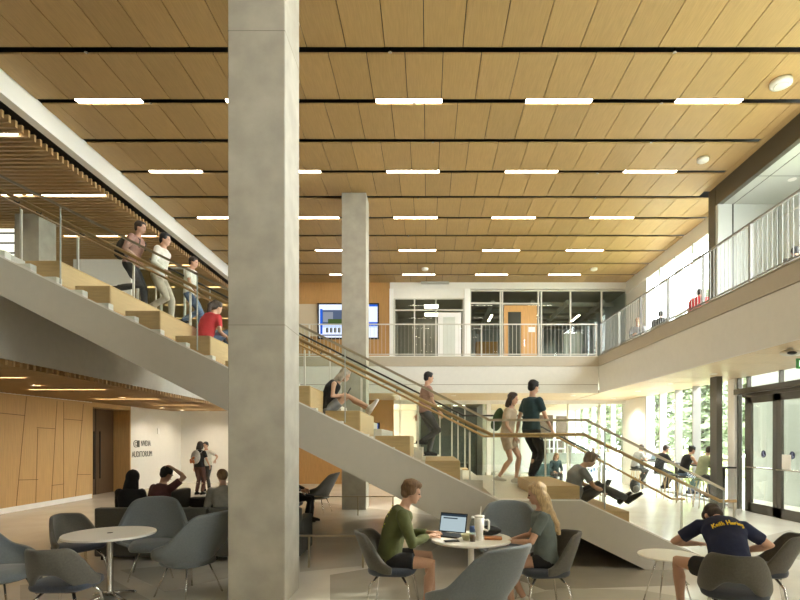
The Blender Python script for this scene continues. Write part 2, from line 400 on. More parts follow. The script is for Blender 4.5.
scr(320,309,322.5,334,E('blue',(.02,.12,.65),1.1),3); scr(369,322,377.5,326,E('blue',(.02,.12,.65),1.1),4); scr(369,304.5,377.5,306.5,E('blue',(.02,.12,.65),1.1),4)
for x in range(326,342,4): scr(x,327.8,x+2.4,332.5,E('figure',(.08,.10,.10),.6),4)
scr(322,334.5,342,336,E('bar',(.25,.30,.40),.8),2)
# upper far glazed fronts
fr = MB(); y = YF
wallbox('wall_far_upper', PX(390,YF),PX(631,YF),PZ(289,YF),ZC,M['white'],YF-.02,.2)
wallbox('wall_far_pier', PX(464.5,YF),PX(470,YF),Z2,PZ(289,YF),M['bright_white'],YF-.05,.2)
wallbox('wall_far_pier.001', PX(389.5,YF),PX(393.5,YF),Z2,PZ(289,YF),M['bright_white'],YF-.05,.2)
wallbox('wall_far_header', PX(393,YF),PX(465,YF),PZ(298,YF),PZ(288.5,YF),M['white'],YF,.12)
def glazed(nm, x0, x1, y0, ver, hor, mg, mf, yb=None, d=YF, fw=.05):
    """one glazed front: pane, frame bars at the given columns and rows"""
    zb = Z2 if yb is None else yb
    w = struct(MB().box(PX(x0,d),PX(x1,d),d+.05,d+.06,zb,PZ(y0,d)).build(nm, mg))
    b = MB()
    for v in ver: b.box(PX(v,d)-fw/2,PX(v,d)+fw/2,d,d+.1,zb,PZ(y0,d))
    for (a, c, h) in hor: b.box(PX(a,d),PX(c,d),d+.005,d+.095,PZ(h,d)-fw/2,PZ(h,d)+fw/2)
    b.build('window_frame', mf, w); return w
glazed('window_2', 393.5,464.5,298,[394.5,414.5,436,463.5],[(394,464,298.5),(394,464,310)],M['dglass'],M['rail_paint'])
glazed('window_3', 470,631,290,[470.5,500.5,502.5,538.5,541.5,570.7,601.7,630.5],[(470,631,290.5),(470,502,303),(502,540,303.5)],M['dglass'],M['rail_paint'])
d3 = struct(MB().box(PX(438,YF),PX(461,YF),YF-.01,YF+.04,Z2,PZ(312.5,YF)).build('door_2', M['bright_white']))
MB().box(PX(443,YF),PX(455,YF),YF-.015,YF-.009,Z2+.3,PZ(317,YF)).build('door_glass', M['dglass'], d3)
d4 = struct(MB().box(PX(504,YF),PX(537,YF),YF-.01,YF+.04,Z2,PZ(305.5,YF)).build('door_3', M['wood_door']))
MB().box(PX(508,YF),PX(521,YF),YF-.016,YF-.009,Z2+.25,PZ(312,YF)).build('door_glass', mat('dark_pane',(.05,.055,.045),.1), d4)
b = MB(); b.tube([(PX(524,YF),YF-.06,Z2+.9),(PX(524,YF),YF-.06,Z2+1.15)], .015); b.build('door_handle', M['steel'], d4)
b = MB(); pxb(b,528.5,327,535,332,YF-.03,.015); tag(b.build('door_notice', M['bright_white']),'small white notice on the wooden upper door','notice')
b = MB(); b.box(PX(421,YF),PX(449,YF),YF-.16,YF-.04,PZ(284.6,YF),PZ(282.6,YF)); tag(b.build('air_vent', mat('grille_grey',(.45,.44,.40),.5)),'grey linear air grille above the white framed glass room','vent')
# the rooms behind
def room(nm, x0,x1,z0,z1,y0,y1,mw,mc,mf):
    struct(MB().box(x0,x1,y1,y1+.1,z0,z1).build('wall_'+nm+'_back', mw))
    struct(MB().box(x0-.1,x0,y0,y1,z0,z1).build('wall_'+nm+'_left', mw)); struct(MB().box(x1,x1+.1,y0,y1,z0,z1).build('wall_'+nm+'_right', mw))
    struct(MB().box(x0,x1,y0,y1,z1,z1+.1).build('ceiling_'+nm, mc))
M['room_grey'] = mat('room_grey', (.36,.35,.30), .7); M['room_dark'] = mat('room_dark', (.20,.20,.175), .7); M['carpet'] = mat('carpet', (.16,.15,.13), .95)
M['room_blue'] = mat('room_blue', (.36,.41,.40), .7)
room('white_office', PX(391,YF), PX(466,YF), Z2, 7.7, YF+.2, 25.5, M['room_grey'], M['room_grey'], M['carpet'])
room('dark_studio', PX(470,YF), PX(631,YF), Z2, 7.7, YF+.2, 27, M['room_blue'], M['room_dark'], M['carpet'])
for i, (x, yy) in enumerate([(.15,21.6),(.15,23.2),(.15,24.7)]):
    t = thing('ceiling_panel_light', 'bright ceiling panel inside the white framed upper room, %s from the glass' % ORD[i], 'ceiling light', (x,yy,7.66), 0, 'ceiling panels in the upper room')
    MB().box(-.3,.3,-.3,.3,0,.01).build('diffuser', emit('panel_light',(1,.93,.78),9), t); MB().box(-.33,.33,-.33,.33,.011,.03).build('frame', M['white'], t)
b = MB()
for i in range(5): b.box(2.0,7.6,21.3+i*1.1,21.4+i*1.1,7.2,7.35)
for x in (2.6,4.2,5.6,7.0): b.tube([(x,20.8,7.25),(x,26.9,7.25)], .09)
b.build('duct', mat('duct',(.30,.30,.27),.4,.3), bpy.data.objects['ceiling_dark_studio'])
for i, x in enumerate((2.7,4.6,6.4)):
    t = thing('pendant_light', 'hanging linear light in the dark upper studio, %s from the left' % ORD[i], 'ceiling light', (x,22.6,7.0), 0, 'linear lights in the studio')
    MB().tube([(0,-.4,.05),(0,-.4,.7)],.004,6).build('cable', M['black'], t); MB().tube([(0,.4,.05),(0,.4,.7)],.004,6).build('cable', M['black'], t); MB().box(-.04,.04,-.6,.6,0,.01).build('diffuser', M['strip2'], t); MB().box(-.05,.05,-.62,.62,.011,.05).build('housing', M['black'], t)
b = MB(); b.box(2.0,2.9,21.5,22.1,Z2,Z2+1.3); tag(b.build('studio_cabinet', M['wood_door'], bevel=.01),'wooden cabinet standing inside the studio left of the wooden door','cabinet')
b = MB(); b.box(PX(564,21.5),PX(580,21.5),21.5,21.55,Z2+.6,Z2+1.7); b.box(PX(571,21.5),PX(573,21.5),21.52,21.54,Z2,Z2+.6); tag(b.build('display_panel', mat('panel_grey',(.5,.5,.45),.5)),'pale grey upright panel standing behind the studio glass','panel')
M['fascia'] = mat('fascia_panel', (.47,.415,.32), .5, noise_amt=.02)
# ================================================================ far balcony and right balcony (atrium edge)
XR, YB = 5.66, 17.25
struct(MB().box(-6.6,XR,YB+.04,28.5,4.14,Z2).build('slab_far', M['spandrel']))
MB().box(-6.6,XR,YB,YB+.04,4.175,Z2).build('fascia', M['fascia'], bpy.data.objects['slab_far']); b = MB(); b.box(-6.6,XR,YB+.02,YB+.06,3.575,4.165); b.box(-6.6,XR,YB+.03,YB+.07,ZL,3.56); struct(b.build('wall_spandrel_far', M['spandrel']))
struct(MB().box(-6.6,XR+.0,YB+.07,YB+.1,ZL+.02,4.2).build('wall_spandrel_back', M['joint']))
b = MB(); b.box(XR+.04,8.6,-4,28.5,4.14,Z2); struct(b.build('slab_right', M['spandrel']))
b = MB(); b.box(XR+.02,XR+.06,-4,YB,ZL,4.165); struct(b.build('wall_spandrel_right', M['spandrel'])); MB().box(XR,XR+.04,-4,YB+.0,4.175,Z2).build('fascia', M['fascia'], bpy.data.objects['wall_spandrel_right'])
MB().box(XR-.012,XR+.05,-4,YB,Z2,Z2+.03).build('edge_cap', M['rail_metal'], bpy.data.objects['wall_spandrel_right'])
MB().box(-6.6,XR,YB-.012,YB+.05,Z2,Z2+.03).build('edge_cap', M['spandrel'], bpy.data.objects['wall_spandrel_far'])
# low wood ceiling below the balconies
b = MB()
y = YB+.12
while y < 28: b.box(-5.2,XR,y,y+1.18,ZL,ZL+.03); y += 1.2
y = -3.9
while y < 28: b.box(XR+.08,7.9,y,y+1.18,ZL,ZL+.03); y += 1.2
lc = struct(b.build('ceiling_low', M['wood_soffit']))
MB().box(-5.2,7.9,YB+.1,28.5,ZL+.06,ZL+.1).build('ceiling_backing', M['joint'], lc); MB().box(XR+.06,7.9,-4,YB+.1,ZL+.06,ZL+.1).build('ceiling_backing', M['joint'], lc)
dl = None
def downlight(x, y, z, lab, grp, s=14):
    t = thing('downlight', lab, 'downlight', (x,y,z-.012), 0, grp)
    MB().lathe([(.055,.004),(.055,.011)], (0,0,0), 20).build('lens', emit('downlight_lens',(1,.9,.72),60), t); MB().lathe([(.058,0),(.085,.0),(.085,.01),(.058,.01)], (0,0,0), 20).build('trim_ring', M['bright_white'], t)
for i, x in enumerate((-1.2,.9,3.0,5.1)):
    downlight(x,18.3,ZL,'recessed downlight in the wood ceiling under the far balcony, %s from the left' % ORD[i],'downlights under the far balcony')
for i, y in enumerate((9.4,12.2,14.4,16.6)):
    downlight(6.7,y,ZL,'recessed downlight in the wood ceiling under the right balcony, %s from the camera' % ORD[i],'downlights under the right balcony')
# railings along the balconies
def railing(nm, lab, a, bb, npost, step, mr='rail_paint'):
    a, bb = Vector(a), Vector(bb); L = (bb-a).length; u = (bb-a)/L
    t = thing(nm, lab, 'railing', a); 
    nrm = Vector((u.y,-u.x,0))
    def bar(p, w, h, z0, name, mm):
        q = MB(); q.prism([p+u*w+nrm*h+Vector((0,0,z0[0])), p-u*w+nrm*h+Vector((0,0,z0[0])), p-u*w-nrm*h+Vector((0,0,z0[0])), p+u*w-nrm*h+Vector((0,0,z0[0]))], (0,0,z0[1]-z0[0])); return q.build(name, mm, t)
    q = MB(); c = Vector((0,0,1.045)); q.prism([c+nrm*.02, c-nrm*.02, c-nrm*.02+Vector((0,0,.035)), c+nrm*.02+Vector((0,0,.035))], u*L); q.build('top_rail', M[mr], t)
    q = MB(); c = Vector((0,0,.05)); q.prism([c+nrm*.012, c-nrm*.012, c-nrm*.012+Vector((0,0,.03)), c+nrm*.012+Vector((0,0,.03))], u*L); q.build('bottom_rail', M[mr], t)
    for i in range(npost): bar(u*(.03+(L-.06)*i/(npost-1)), .022, .03, (0,1.045), 'post', M[mr])
    n = int(L/step); first = None
    for i in range(1, n):
        p = u*(L*i/n)
        if first is None: first = bar(Vector((0,0,0)), .0045, .006, (.08,1.045), 'baluster', M[mr]); first.location = p
        else: o = first.copy(); C.objects.link(o); o.parent = t; o.location = p
    return t
railing('balcony_railing','white baluster railing along the far upper balcony in front of the glazed rooms',(-5.9,YB+.08,Z2+.03),(XR-.02,YB+.08,Z2+.03),7,.128)
railing('balcony_railing','white baluster railing running along the right upper balcony toward the camera',(XR+.06,YB-.05,Z2+.03),(XR+.06,6.0,Z2+.03),8,.125,'rail_grey')
# ================================================================ right side
XW = 7.8
M['fin'] = mat('window_fin', (.50,.50,.47), .5)
w4 = struct(MB().box(XW+.12,XW+.13,13.5,18.6,0.05,ZL+.0).build('window_4', M['glass']))
w5 = struct(MB().box(XW+.12,XW+.13,13.2,18.6,Z2,7.45).build('window_5', M['glass']))
for w, z0, z1 in ((w4,0,ZL),(w5,Z2,7.45)):
    for i in range(6):
        y = 18.35-1.08*i
        if y < 13: continue
        MB().box(XW-.11,XW+.11,y-.03,y+.03,z0,z1).build('window_fin', M['fin'], w)
    b = MB(); b.box(XW+.08,XW+.18,13.3,18.6,z0,z0+.06); b.box(XW+.08,XW+.18,13.3,18.6,z0+1.2,z0+1.24); b.build('window_rail', M['fin'], w)
struct(MB().box(XW-.0,XW+.3,18.6,20.8,0,ZL).build('wall_right', M['bright_white']))
w11 = struct(MB().box(XW+.1,XW+.11,20.8,27.5,0,ZL).build('window_11', M['glass']))
b = MB()
for y in (20.9,22.2,23.5,24.8,26.1,27.4): b.box(XW,XW+.2,y-.04,y+.04,0,ZL)
b.build('window_fin', M['fin'], w11)
struct(MB().box(XW-.0,XW+.3,18.6,20.6,Z2,ZC).build('wall_right_upper', M['bright_white']))
struct(MB().box(XW-.05,XW+.3,13.2,20.4,7.45,ZC+.02).build('wall_right_header', M['bright_white']))
MB().box(XW-.03,XW+.0,19.0,19.1,6.9,7.0).build('security_camera', M['black'], bpy.data.objects['wall_right_upper'])
# dark steel column beside the window wall
b = MB(); b.box(7.04,7.18,12.68,12.98,0,ZL); b.box(7.0,7.09,12.68,12.98,Z2,ZC); struct(b.build('column_steel', M['bronze']),'dark bronze steel column at the end of the window wall')
# entrance wall
b = MB(); b.box(XW-.05,XW+.15,13.15,13.45,0,ZL); struct(b.build('wall_entrance_pier', M['bright_white']))
we = struct(MB().box(XW+.05,XW+.06,0.5,13.1,2.98,ZL).build('window_6', M['glass']))
b = MB()
for y in (13.1,12.72,11.55,10.2,8.9,7.6,6.3,5.0): b.box(XW,XW+.1,y-.02,y+.02,2.95,ZL)
b.build('window_frame', M['bronze'], we)
wp = struct(MB().box(XW+.04,XW+.06,12.78,13.1,0,2.95).build('window_7', M['dglass']))
b = MB(); b.box(XW,XW+.1,12.70,12.8,0,2.97); b.box(XW,XW+.1,13.08,13.12,0,2.97); b.build('window_frame', M['bronze'], wp)
dd = struct(MB().box(XW-.02,XW+.1,4.0,12.88,2.78,2.97).build('door_4', M['bronze']))
def leaf(y0, y1, st=.14):
    q = MB(); q.box(XW,XW+.06,y0,y0+st,0,2.78); q.box(XW,XW+.06,y1-st,y1,0,2.78); q.box(XW,XW+.06,y0,y1,2.62,2.78); q.box(XW,XW+.06,y0,y1,0,.22); q.build('door_leaf', M['bronze'], dd)
    MB().box(XW+.025,XW+.035,y0+st,y1-st,.22,2.62).build('door_glass', M['dglass'], dd)
    q = MB(); q.tube([(XW-.06,y0+.06,1.08),(XW-.06,y1-.06,1.08)], .018); q.tube([(XW-.06,y0+.1,1.08),(XW,y0+.1,1.08)], .012); q.tube([(XW-.06,y1-.1,1.08),(XW,y1-.1,1.08)], .012); q.build('push_bar', M['steel'], dd)
for y1 in (12.7, 11.62, 10.54, 9.46, 8.38): leaf(y1-1.07, y1)
b = MB(); b.box(XW-.16,XW-.02,8.2,13.0,2.86,2.99); b.build('door_operator', M['bronze'], dd)
M['decal'] = mat('decal_blue', (.012,.018,.07), .5); M['decal_pale'] = mat('decal_pale', (.35,.40,.62), .5)
for i, (px, py) in enumerate(((763.5,454),(792.3,455.3))):
    d = dX(px, XW+.02); z = PZ(py, d)
    t = thing('door_decal', 'round dark blue access sticker on the glass of the %s entrance door leaf' % ('far' if i == 0 else 'near'), 'sticker', (XW+.018, d, z), 0, 'round door stickers')
    q = MB(); q.prism([(0,.085*math.cos(a*PI/14),.085*math.sin(a*PI/14)) for a in range(28)], (.003,0,0)); q.build('disc', M['decal'], t)
    q = MB(); q.ell((-.002,0,.045),(.003,.012,.012)); q.tube([(-.002,0,.03),(-.002,0,-.01),(-.002,-.03,-.015),(-.002,-.04,-.045)], .007)
    q.tube([(-.002,.025*math.cos(a)+.008,-.03+.032*math.sin(a)) for a in [PI*.5+PI*1.3*k/10 for k in range(11)]], .005); q.build('symbol', M['decal_pale'], t)
q = MB(); d = dX(787, XW); q.box(XW-.03,XW-.02,d-.16,d+.12,1.08+.0,1.42); tag(q.build('paper_notice', M['bright_white']),'small white paper notice beside the sticker on the near entrance door','notice')
# exit sign and sensor under the right balcony
M['exit'] = emit('exit_green', (.10,.55,.12), .9)
d = 9.05; xs = PX(797,d)
ex = thing('exit_sign', 'green lit exit sign hanging under the right balcony', 'sign', (xs, d, PZ(363.5,d)))
MB().box(0,.36,0,.03,-.09,.09).build('housing', mat('exit_face',(.06,.28,.07),.5), ex)
t = text_on('lettering','EXIT',.15,(.03,-.004,-.05),(PI/2,0,0),emit('exit_letter',(.75,1,.75),2.5),ex)
MB().tube([(.18,.015,.09),(.18,.015,ZL-PZ(363.5,d))], .008).build('stem', M['steel'], ex)
d = 8.75; s = thing('ceiling_projector', 'grey and black rounded projector fixed under the right balcony soffit', 'projector', (PX(790,d), d, ZL-.02))
MB().ell((0,0,-.06),(.16,.12,.055)).build('body', M['rail_paint'], s, True); MB().ell((-.03,-.09,-.075),(.08,.05,.03)).build('lens_band', M['black'], s, True); MB().lathe([(.05,-.02),(.05,.02)],(0,0,0),16).build('mount', M['white'], s)
# upper right alcove
b = MB(); b.box(7.0,7.12,-4,12.66,7.43,ZC+.02); struct(b.build('wall_bulkhead_right', M['bronze']))
b = MB(); b.box(7.12,8.45,-4,12.55,7.43,7.5); al = struct(b.build('ceiling_alcove', mat('alcove_ceiling',(.50,.52,.48),.35)))
b = MB(); b.box(7.36,7.375,-4,12.55,7.427,7.432); 
for y in (11.2,9.8): b.box(7.0,8.45,y,y+.012,7.427,7.432)
b.build('panel_joint', M['dark_metal'], al)
b = MB(); b.box(7.0,8.6,12.55,12.65,Z2,7.43); aw = struct(b.build('wall_alcove_back', mat('alcove_panel',(.55,.57,.53),.3)))
b = MB(); b.box(7.34,7.37,12.54,12.55,Z2,7.43); b.box(8.42,8.45,12.54,12.55,Z2,7.43); b.build('panel_joint', M['dark_metal'], aw)
b = MB(); b.box(8.45,8.6,10.6,12.55,Z2,7.43); ar = struct(b.build('wall_alcove_right', mat('alcove_white',(.74,.76,.73),.25)))
b = MB()
for y in (12.1,11.7,11.3,10.9): b.box(8.44,8.45,y,y+.02,Z2,7.43)
b.box(8.43,8.45,10.6,12.5,7.05,7.08); b.build('panel_joint', M['rail_paint'], ar)
downlight(7.95,11.35,7.43,'recessed round downlight in the grey soffit at upper right','downlights in the alcove')
# ================================================================ lower far glazing and the space behind
YL = 20.5
wallbox('wall_far_lower_header', PX(391,YL),XW,PZ(404,YL),ZL,M['bright_white'],YL,.15)
def lowglass(nm, x0, x1, ver, mg=None):
    w = struct(MB().box(PX(x0,YL),PX(x1,YL),YL+.05,YL+.06,.04,PZ(403,YL)).build(nm, mg or M['glass']))
    b = MB()
    for v in ver: b.box(PX(v,YL)-.025,PX(v,YL)+.025,YL,YL+.1,0,PZ(403,YL))
    b.build('window_frame', M['rail_paint'], w)
lowglass('window_8', 391.5,418,[392,417.5]); lowglass('window_9', 418,487,[440,452,465,487],M['dglass']); lowglass('window_10', 487,630,[568,599,629.5])
MB().box(PX(487,YL),PX(491,YL),YL-.02,YL+.12,0,PZ(403,YL)).build('wall_pier_strip', M['bright_white'], bpy.data.objects['wall_far_lower_header'])
struct(MB().box(PX(391,27.6),XW,27.5,27.6,0,ZL).build('wall_back_lower', M['bright_white']))
struct(MB().box(PX(418,21)-.05,PX(418,21)+.05,YL+.2,27.5,0,ZL).build('wall_partition', M['grey_wall']))
struct(MB().box(PX(488,21)-.05,PX(488,21)+.05,22.6,27.5,0,ZL).build('wall_partition.001', M['white']))
struct(MB().box(PX(418,21)+.05,PX(488,21)-.05,25.2,25.3,0,ZL).build('wall_library_back', M['room_dark']))
M['teal'] = mat('dark_teal',(.13,.155,.15),.5)
for i in range(3):
    x = PX(424+17*i,23); b = MB(); b.box(x,x+.75,23.0,23.4,0,1.9)
    for k in range(4): b.box(x+.03,x+.72,22.98,23.0,.15+.43*k,.5+.43*k)
    tag(b.build('dark_bookcase', M['teal'], bevel=.008),'dark bookcase in the dim library behind glass, %s from the left' % ORD[i],'bookcase','dark bookcases in the library')
b = MB(); b.box(PX(420,22),PX(470,22),21.6,22.4,.7,.75)
for x in (421,466): b.box(PX(x,22),PX(x+2,22),21.65,22.35,0,.7)
tag(b.build('library_table', M['dark_metal']),'long dark table just behind the library glass','table')
# panel doors, shelves, counter seen right of the landing
b = MB(); b.box(PX(540,25),PX(553,25),25,25.1,0,PZ(415,25)); tag(b.build('brown_panel', mat('brown_panel',(.16,.11,.08),.5)),'dark brown wall panel in the far room left of the white mullion','panel','brown panels in the far room')
b = MB(); b.box(PX(556.5,25),PX(568,25),25,25.1,0,PZ(416,25)); tag(b.build('brown_panel', MATS['brown_panel']),'dark brown wall panel in the far room right of the white mullion','panel','brown panels in the far room')
sh = thing('shelving_unit','white open shelving with boxes behind the far reception counter','shelf',(PX(553,24.6),24.6,0))
b = MB(); x0, x1 = PX(541,24.6), PX(564,24.6); z0, z1 = .9, PZ(440,24.6)
for z in (z0,(z0+z1)/2,z1): b.box(x0,x1,24.4,24.8,z-.03,z+.03)
for i in range(4): xx = x0+(x1-x0)*i/3; b.box(xx-.03,xx+.03,24.4,24.8,z0,z1)
b.box(x0,x1,24.4,24.8,0,z0-.04); rel(b,sh).build('carcass', M['bright_white'], sh)
ct = thing('reception_counter','grey topped white reception counter behind the far glass','counter',(PX(584,23),23,0))
b = MB(); b.box(PX(543,23),PX(618,23),23,23.5,PZ(463.5,23),PZ(453,23)); rel(b,ct).build('grey_fascia', mat('grey_fascia',(.33,.34,.31),.4), ct)
b = MB(); b.box(PX(543,23),PX(618,23),23.03,23.5,0,PZ(464,23)); rel(b,ct).build('counter_front', M['bright_white'], ct)
b = MB()
for i in range(14):
    xx = PX(582+2.9*i,23); b.box(xx,xx+.07,23.0,23.025,.30+.05*(i%3),.42+.04*((i*2)%3))
rel(b,ct).build('blue_marking', mat('blue_mark',(.06,.14,.32),.5), ct)
b = MB(); b.box(PX(566,24.2),PX(578,24.2),25.2,25.4,0,PZ(446,24.2)); tag(b.build('grey_cabinet', M['room_dark'], bevel=.01),'dark grey cabinet beside the white shelving in the far room','cabinet')
b = MB(); b.box(PX(372,20.35),PX(378,20.35),20.3,20.38,PZ(433,20.35),PZ(423.5,20.35)); dsp = thing('wall_display','small blue wall display on the lower wood wall beside the stair seat','screen',(PX(375,20.35),20.35,1.5)); rel(b,dsp).build('screen', E('blue',(.02,.12,.65)), dsp)
b = MB(); b.box(PX(371,20.4),PX(380,20.4),20.385,20.40,PZ(434.5,20.35),PZ(422.5,20.35)); rel(b,dsp).build('frame', M['black'], dsp)

struct(MB().box(-16.5,9,-4.2,-4,0,ZC+.3).build('wall_behind', M['grey_wall']))
struct(MB().box(-17,-16.8,-4,28.5,0,Z2).build('wall_outer_lower', M['grey_wall']))

w12 = struct(MB().box(8.5,8.51,-4,10.6,Z2,7.43).build('window_12', M['glass']))
b = MB()
for i in range(10): b.box(8.45,8.6,-3.9+1.6*i-.03,-3.9+1.6*i+.03,Z2,7.43)
b.build('window_fin', M['fin'], w12)
struct(MB().box(9.6,9.7,-4,15.6,-.05,4.0).build('wall_vestibule', mat('vestibule',(.46,.48,.44),.6)))

struct(MB().box(-17,-5.2,29.6,29.75,Z2,7.7).build('wall_upper_back', M['white'])); struct(MB().box(-17,-16.8,-4,29.6,Z2,7.9).build('wall_outer_upper', M['white']))
struct(MB().box(-17,-7.28,-4.2,20.5,ZC,ZC+.2).build('ceiling_roof', M['black']))
# more of the corridor seen through the balustrade: framed glass panels and a bench
pp = thing('glass_partition','white framed glass partition on the upper left floor behind the concrete column','partition',(-8.6,15.4,Z2))
for x in (-1.4,-.7,0,.7,1.4): MB().box(x-.025,x+.025,-.03,.03,0,2.3).build('upright', M['rail_paint'], pp)
MB().box(-1.4,1.4,-.03,.03,2.3,2.36).build('head_rail', M['rail_paint'], pp); MB().box(-1.4,1.4,-.006,.006,0.02,2.3).build('pane', M['dglass'], pp)
bn = thing('bench','dark cushioned bench on the upper left floor behind the stair glass','bench',(-10.6,14.6,Z2)); MB().box(-.6,.6,-.25,.25,.1,.42).build('seat', M['fabric_sofa'], bn, bevel=.02); MB().box(-.6,.6,.16,.25,.421,.85).build('back', M['fabric_sofa'], bn, bevel=.02)
for sx in (-.5,.5): MB().box(sx-.03,sx+.03,-.2,.2,0,.1).build('foot', M['black'], bn)

struct(MB().box(-5.35,-5.2,20.56,29.6,Z2,7.7).build('wall_core_side', M['white']))
for i, (x, y) in enumerate(((-8.9,24.5),(-7.3,26.5),(-10.6,22.5))):
    t = thing('study_table', 'pale table deep in the upper left hall, %s from the left' % ORD[(1,2,0)[i]], 'table', (x,y,Z2), 0, 'tables in the upper left hall')
    MB().box(-.7,.7,-.4,.4,.71,.75).build('tabletop', M['wood_ceiling'], t, bevel=.005)
    for sx in (-.62,.62):
        for sy in (-.33,.33): MB().box(sx-.025,sx+.025,sy-.025,sy+.025,0,.71).build('leg', M['dark_metal'], t)

struct(MB().box(-7.3,8.2,20.44,20.54,ZC-.02,ZC+.3).build('wall_far_cap', M['black']))  # unseen strip added to stop sky light leaking over the far wall
for i, (x, y) in enumerate(((-9.3,18.2),(-9.3,19.7),(-8.6,20.3),(-7.4,20.3),(-8.0,13.6),(-8.0,10.6))):  # last two are added as fill for the dark passage
    downlight(x, y, 2.848, 'recessed downlight between the slats of the lower left soffit, %s from the white wall corner' % ORD[i] if i < 4 else ('added fill downlight over the lower left passage by the doors' if i == 4 else 'added fill downlight over the lower left passage nearer the camera'), 'downlights in the lower left soffit')
    la = bpy.data.lights.new('downlight_lamp','SPOT'); la.energy = 55 if i < 4 else 90; la.spot_size = 2.3; la.spot_blend = .8; la.color = (1,.86,.66); la.shadow_soft_size = .05
    lo_ = bpy.data.objects.new('downlight_lamp', la); C.objects.link(lo_); lo_.location = (x,y,2.82)
for i, (x, y) in enumerate(((.4,21.8),(1.4,23.6),(1.9,21.8),(.4,23.8))):
    t = thing('ceiling_panel_light', 'small ceiling panel light in the dim library behind glass, %s of four' % ORD[i], 'ceiling light', (x,y,ZL-.012), 0, 'ceiling panels in the library')
    MB().box(-.25,.25,-.15,.15,0,.005).build('diffuser', MATS['panel_light'], t); MB().box(-.27,.27,-.17,.17,.006,.011).build('frame', M['white'], t)

downlight(6.95,19.5,ZL,'added fill downlight by the white wall at the far end of the right balcony','downlights under the right balcony')  # added with its spot to brighten the white wall
for x, y, e in ((6.95,19.4,200),(6.7,16.6,80),(6.7,14.4,80),(6.7,12.2,80),(6.7,9.4,80),(-1.2,18.3,160),(.9,18.3,160),(3.0,18.3,160),(5.1,18.3,160)):  # first spot is the added fill for the white wall
    la = bpy.data.lights.new('downlight_lamp','SPOT'); la.energy = e; la.spot_size = 2.5; la.spot_blend = .7; la.color = (1,.92,.78); la.shadow_soft_size = .05
    lo_ = bpy.data.objects.new('downlight_lamp', la); C.objects.link(lo_); lo_.location = (x,y,ZL-.03)
# ================================================================ the stair
DS, DE, DM = 7.0, 12.0, 9.04                          # near face, far face, centre line
LZ = .925; XL0, XL1 = PX(499,DS), PX(581,DS)          # landing
RU, TU = (Z2-LZ)/20, .353
RD, TD = LZ/5, .39
st = thing('staircase', 'broad pale staircase with landing climbing from the right to the upper left floor', 'staircase', (1.5,9.5,0))
R_ = lambda b: rel(b, st)
low = [(-26,281.7),(475.5,537.5),(580,537.5),(646,570)]
up = [(728,570),(581,501),(499,501),(-26,244.3)]
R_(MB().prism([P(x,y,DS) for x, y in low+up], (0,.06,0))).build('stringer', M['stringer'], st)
cap = [(728,570),(581,501),(499,501),(-26,244.3)]
for a_, c_ in zip(cap, cap[1:]):
    a3, c3 = P(*a_,DS), P(*c_,DS); R_(MB().prism([a3+Vector((0,-.004,.001)),a3+Vector((0,.024,.001)),a3+Vector((0,.024,.02)),a3+Vector((0,-.004,.02))], c3-a3)).build('stringer_cap', M['white'], st)
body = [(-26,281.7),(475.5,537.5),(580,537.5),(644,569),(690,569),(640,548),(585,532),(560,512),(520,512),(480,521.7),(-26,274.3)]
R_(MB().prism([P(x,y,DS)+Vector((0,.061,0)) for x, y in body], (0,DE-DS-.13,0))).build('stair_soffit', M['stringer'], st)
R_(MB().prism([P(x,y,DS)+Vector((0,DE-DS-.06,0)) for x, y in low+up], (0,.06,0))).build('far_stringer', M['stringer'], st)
M['tread'] = mat('pale_tread', (.66,.62,.53), .35, noise_amt=.05)
R_(MB().box(XL0,XL1,DS+.062,DE-.062,LZ-.1,LZ)).build('landing', M['tread'], st)
for j in range(1, 21):
    x1 = XL0-TU*(j-1); z = LZ+RU*(j-1)+.12
    R_(MB().box(x1-TU-.0,x1,DM+.03,DE-.065,z-RU-.06,z)).build('tread', M['tread'], st)
    R_(MB().box(x1-TU-.0,x1,DS+.062,DS+.17,z-RU-.16,z-.11)).build('tread_end', M['white'], st)
for j in range(1, 5):
    x0 = XL1+TD*(j-1); z = LZ-RD*j
    R_(MB().box(x0,x0+TD+.02,DM+.03,DE-.065,z-RD-.02 if j < 4 else .004,z)).build('tread', M['tread'], st)
    R_(MB().box(x0,x0+TD+.02,DS+.062,DS+.17,z-RD-.02 if j < 4 else .004,z)).build('tread_end', M['tread'], st)
# bleacher tiers under the seat blocks
TS, TZ_ = .6925, .3463
edges = [(PX(460,7.2)-TS*k, LZ+RU*3+TZ_*k) for k in range(9)]
lower = [(PX(578.7,7.25), 1.11), (PX(628,7.25), .757)]
for x, z in edges: R_(MB().prism([(x-TS+.006,DS+.175,z-.46),(x,DS+.175,z-.46),(x,DS+.175,z-TZ_-.004),(x-.486,DS+.175,z-TZ_-.004),(x-.486,DS+.175,z-TZ_/2),(x-TS+.006,DS+.175,z-TZ_/2)],(0,DM-.02-DS-.175,0))).build('seating_tier', M['tread'], st)
R_(MB().box(lower[0][0]+.01,lower[0][0]+.67,DS+.175,DM-.02,.42,.50)).build('seating_tier', M['tread'], st)
seatlab = ['lowest oak seat block on the upper flight just above the landing','oak seat block one tier below the reclining woman','oak seat block carrying the reclining woman in the black top','oak seat block right beside the foreground concrete column','oak seat block hidden partly by the foreground concrete column','oak seat block under the woman in red','oak seat block one tier above the woman in red','oak seat block two tiers above the woman in red','uppermost oak seat block near the top of the stair']
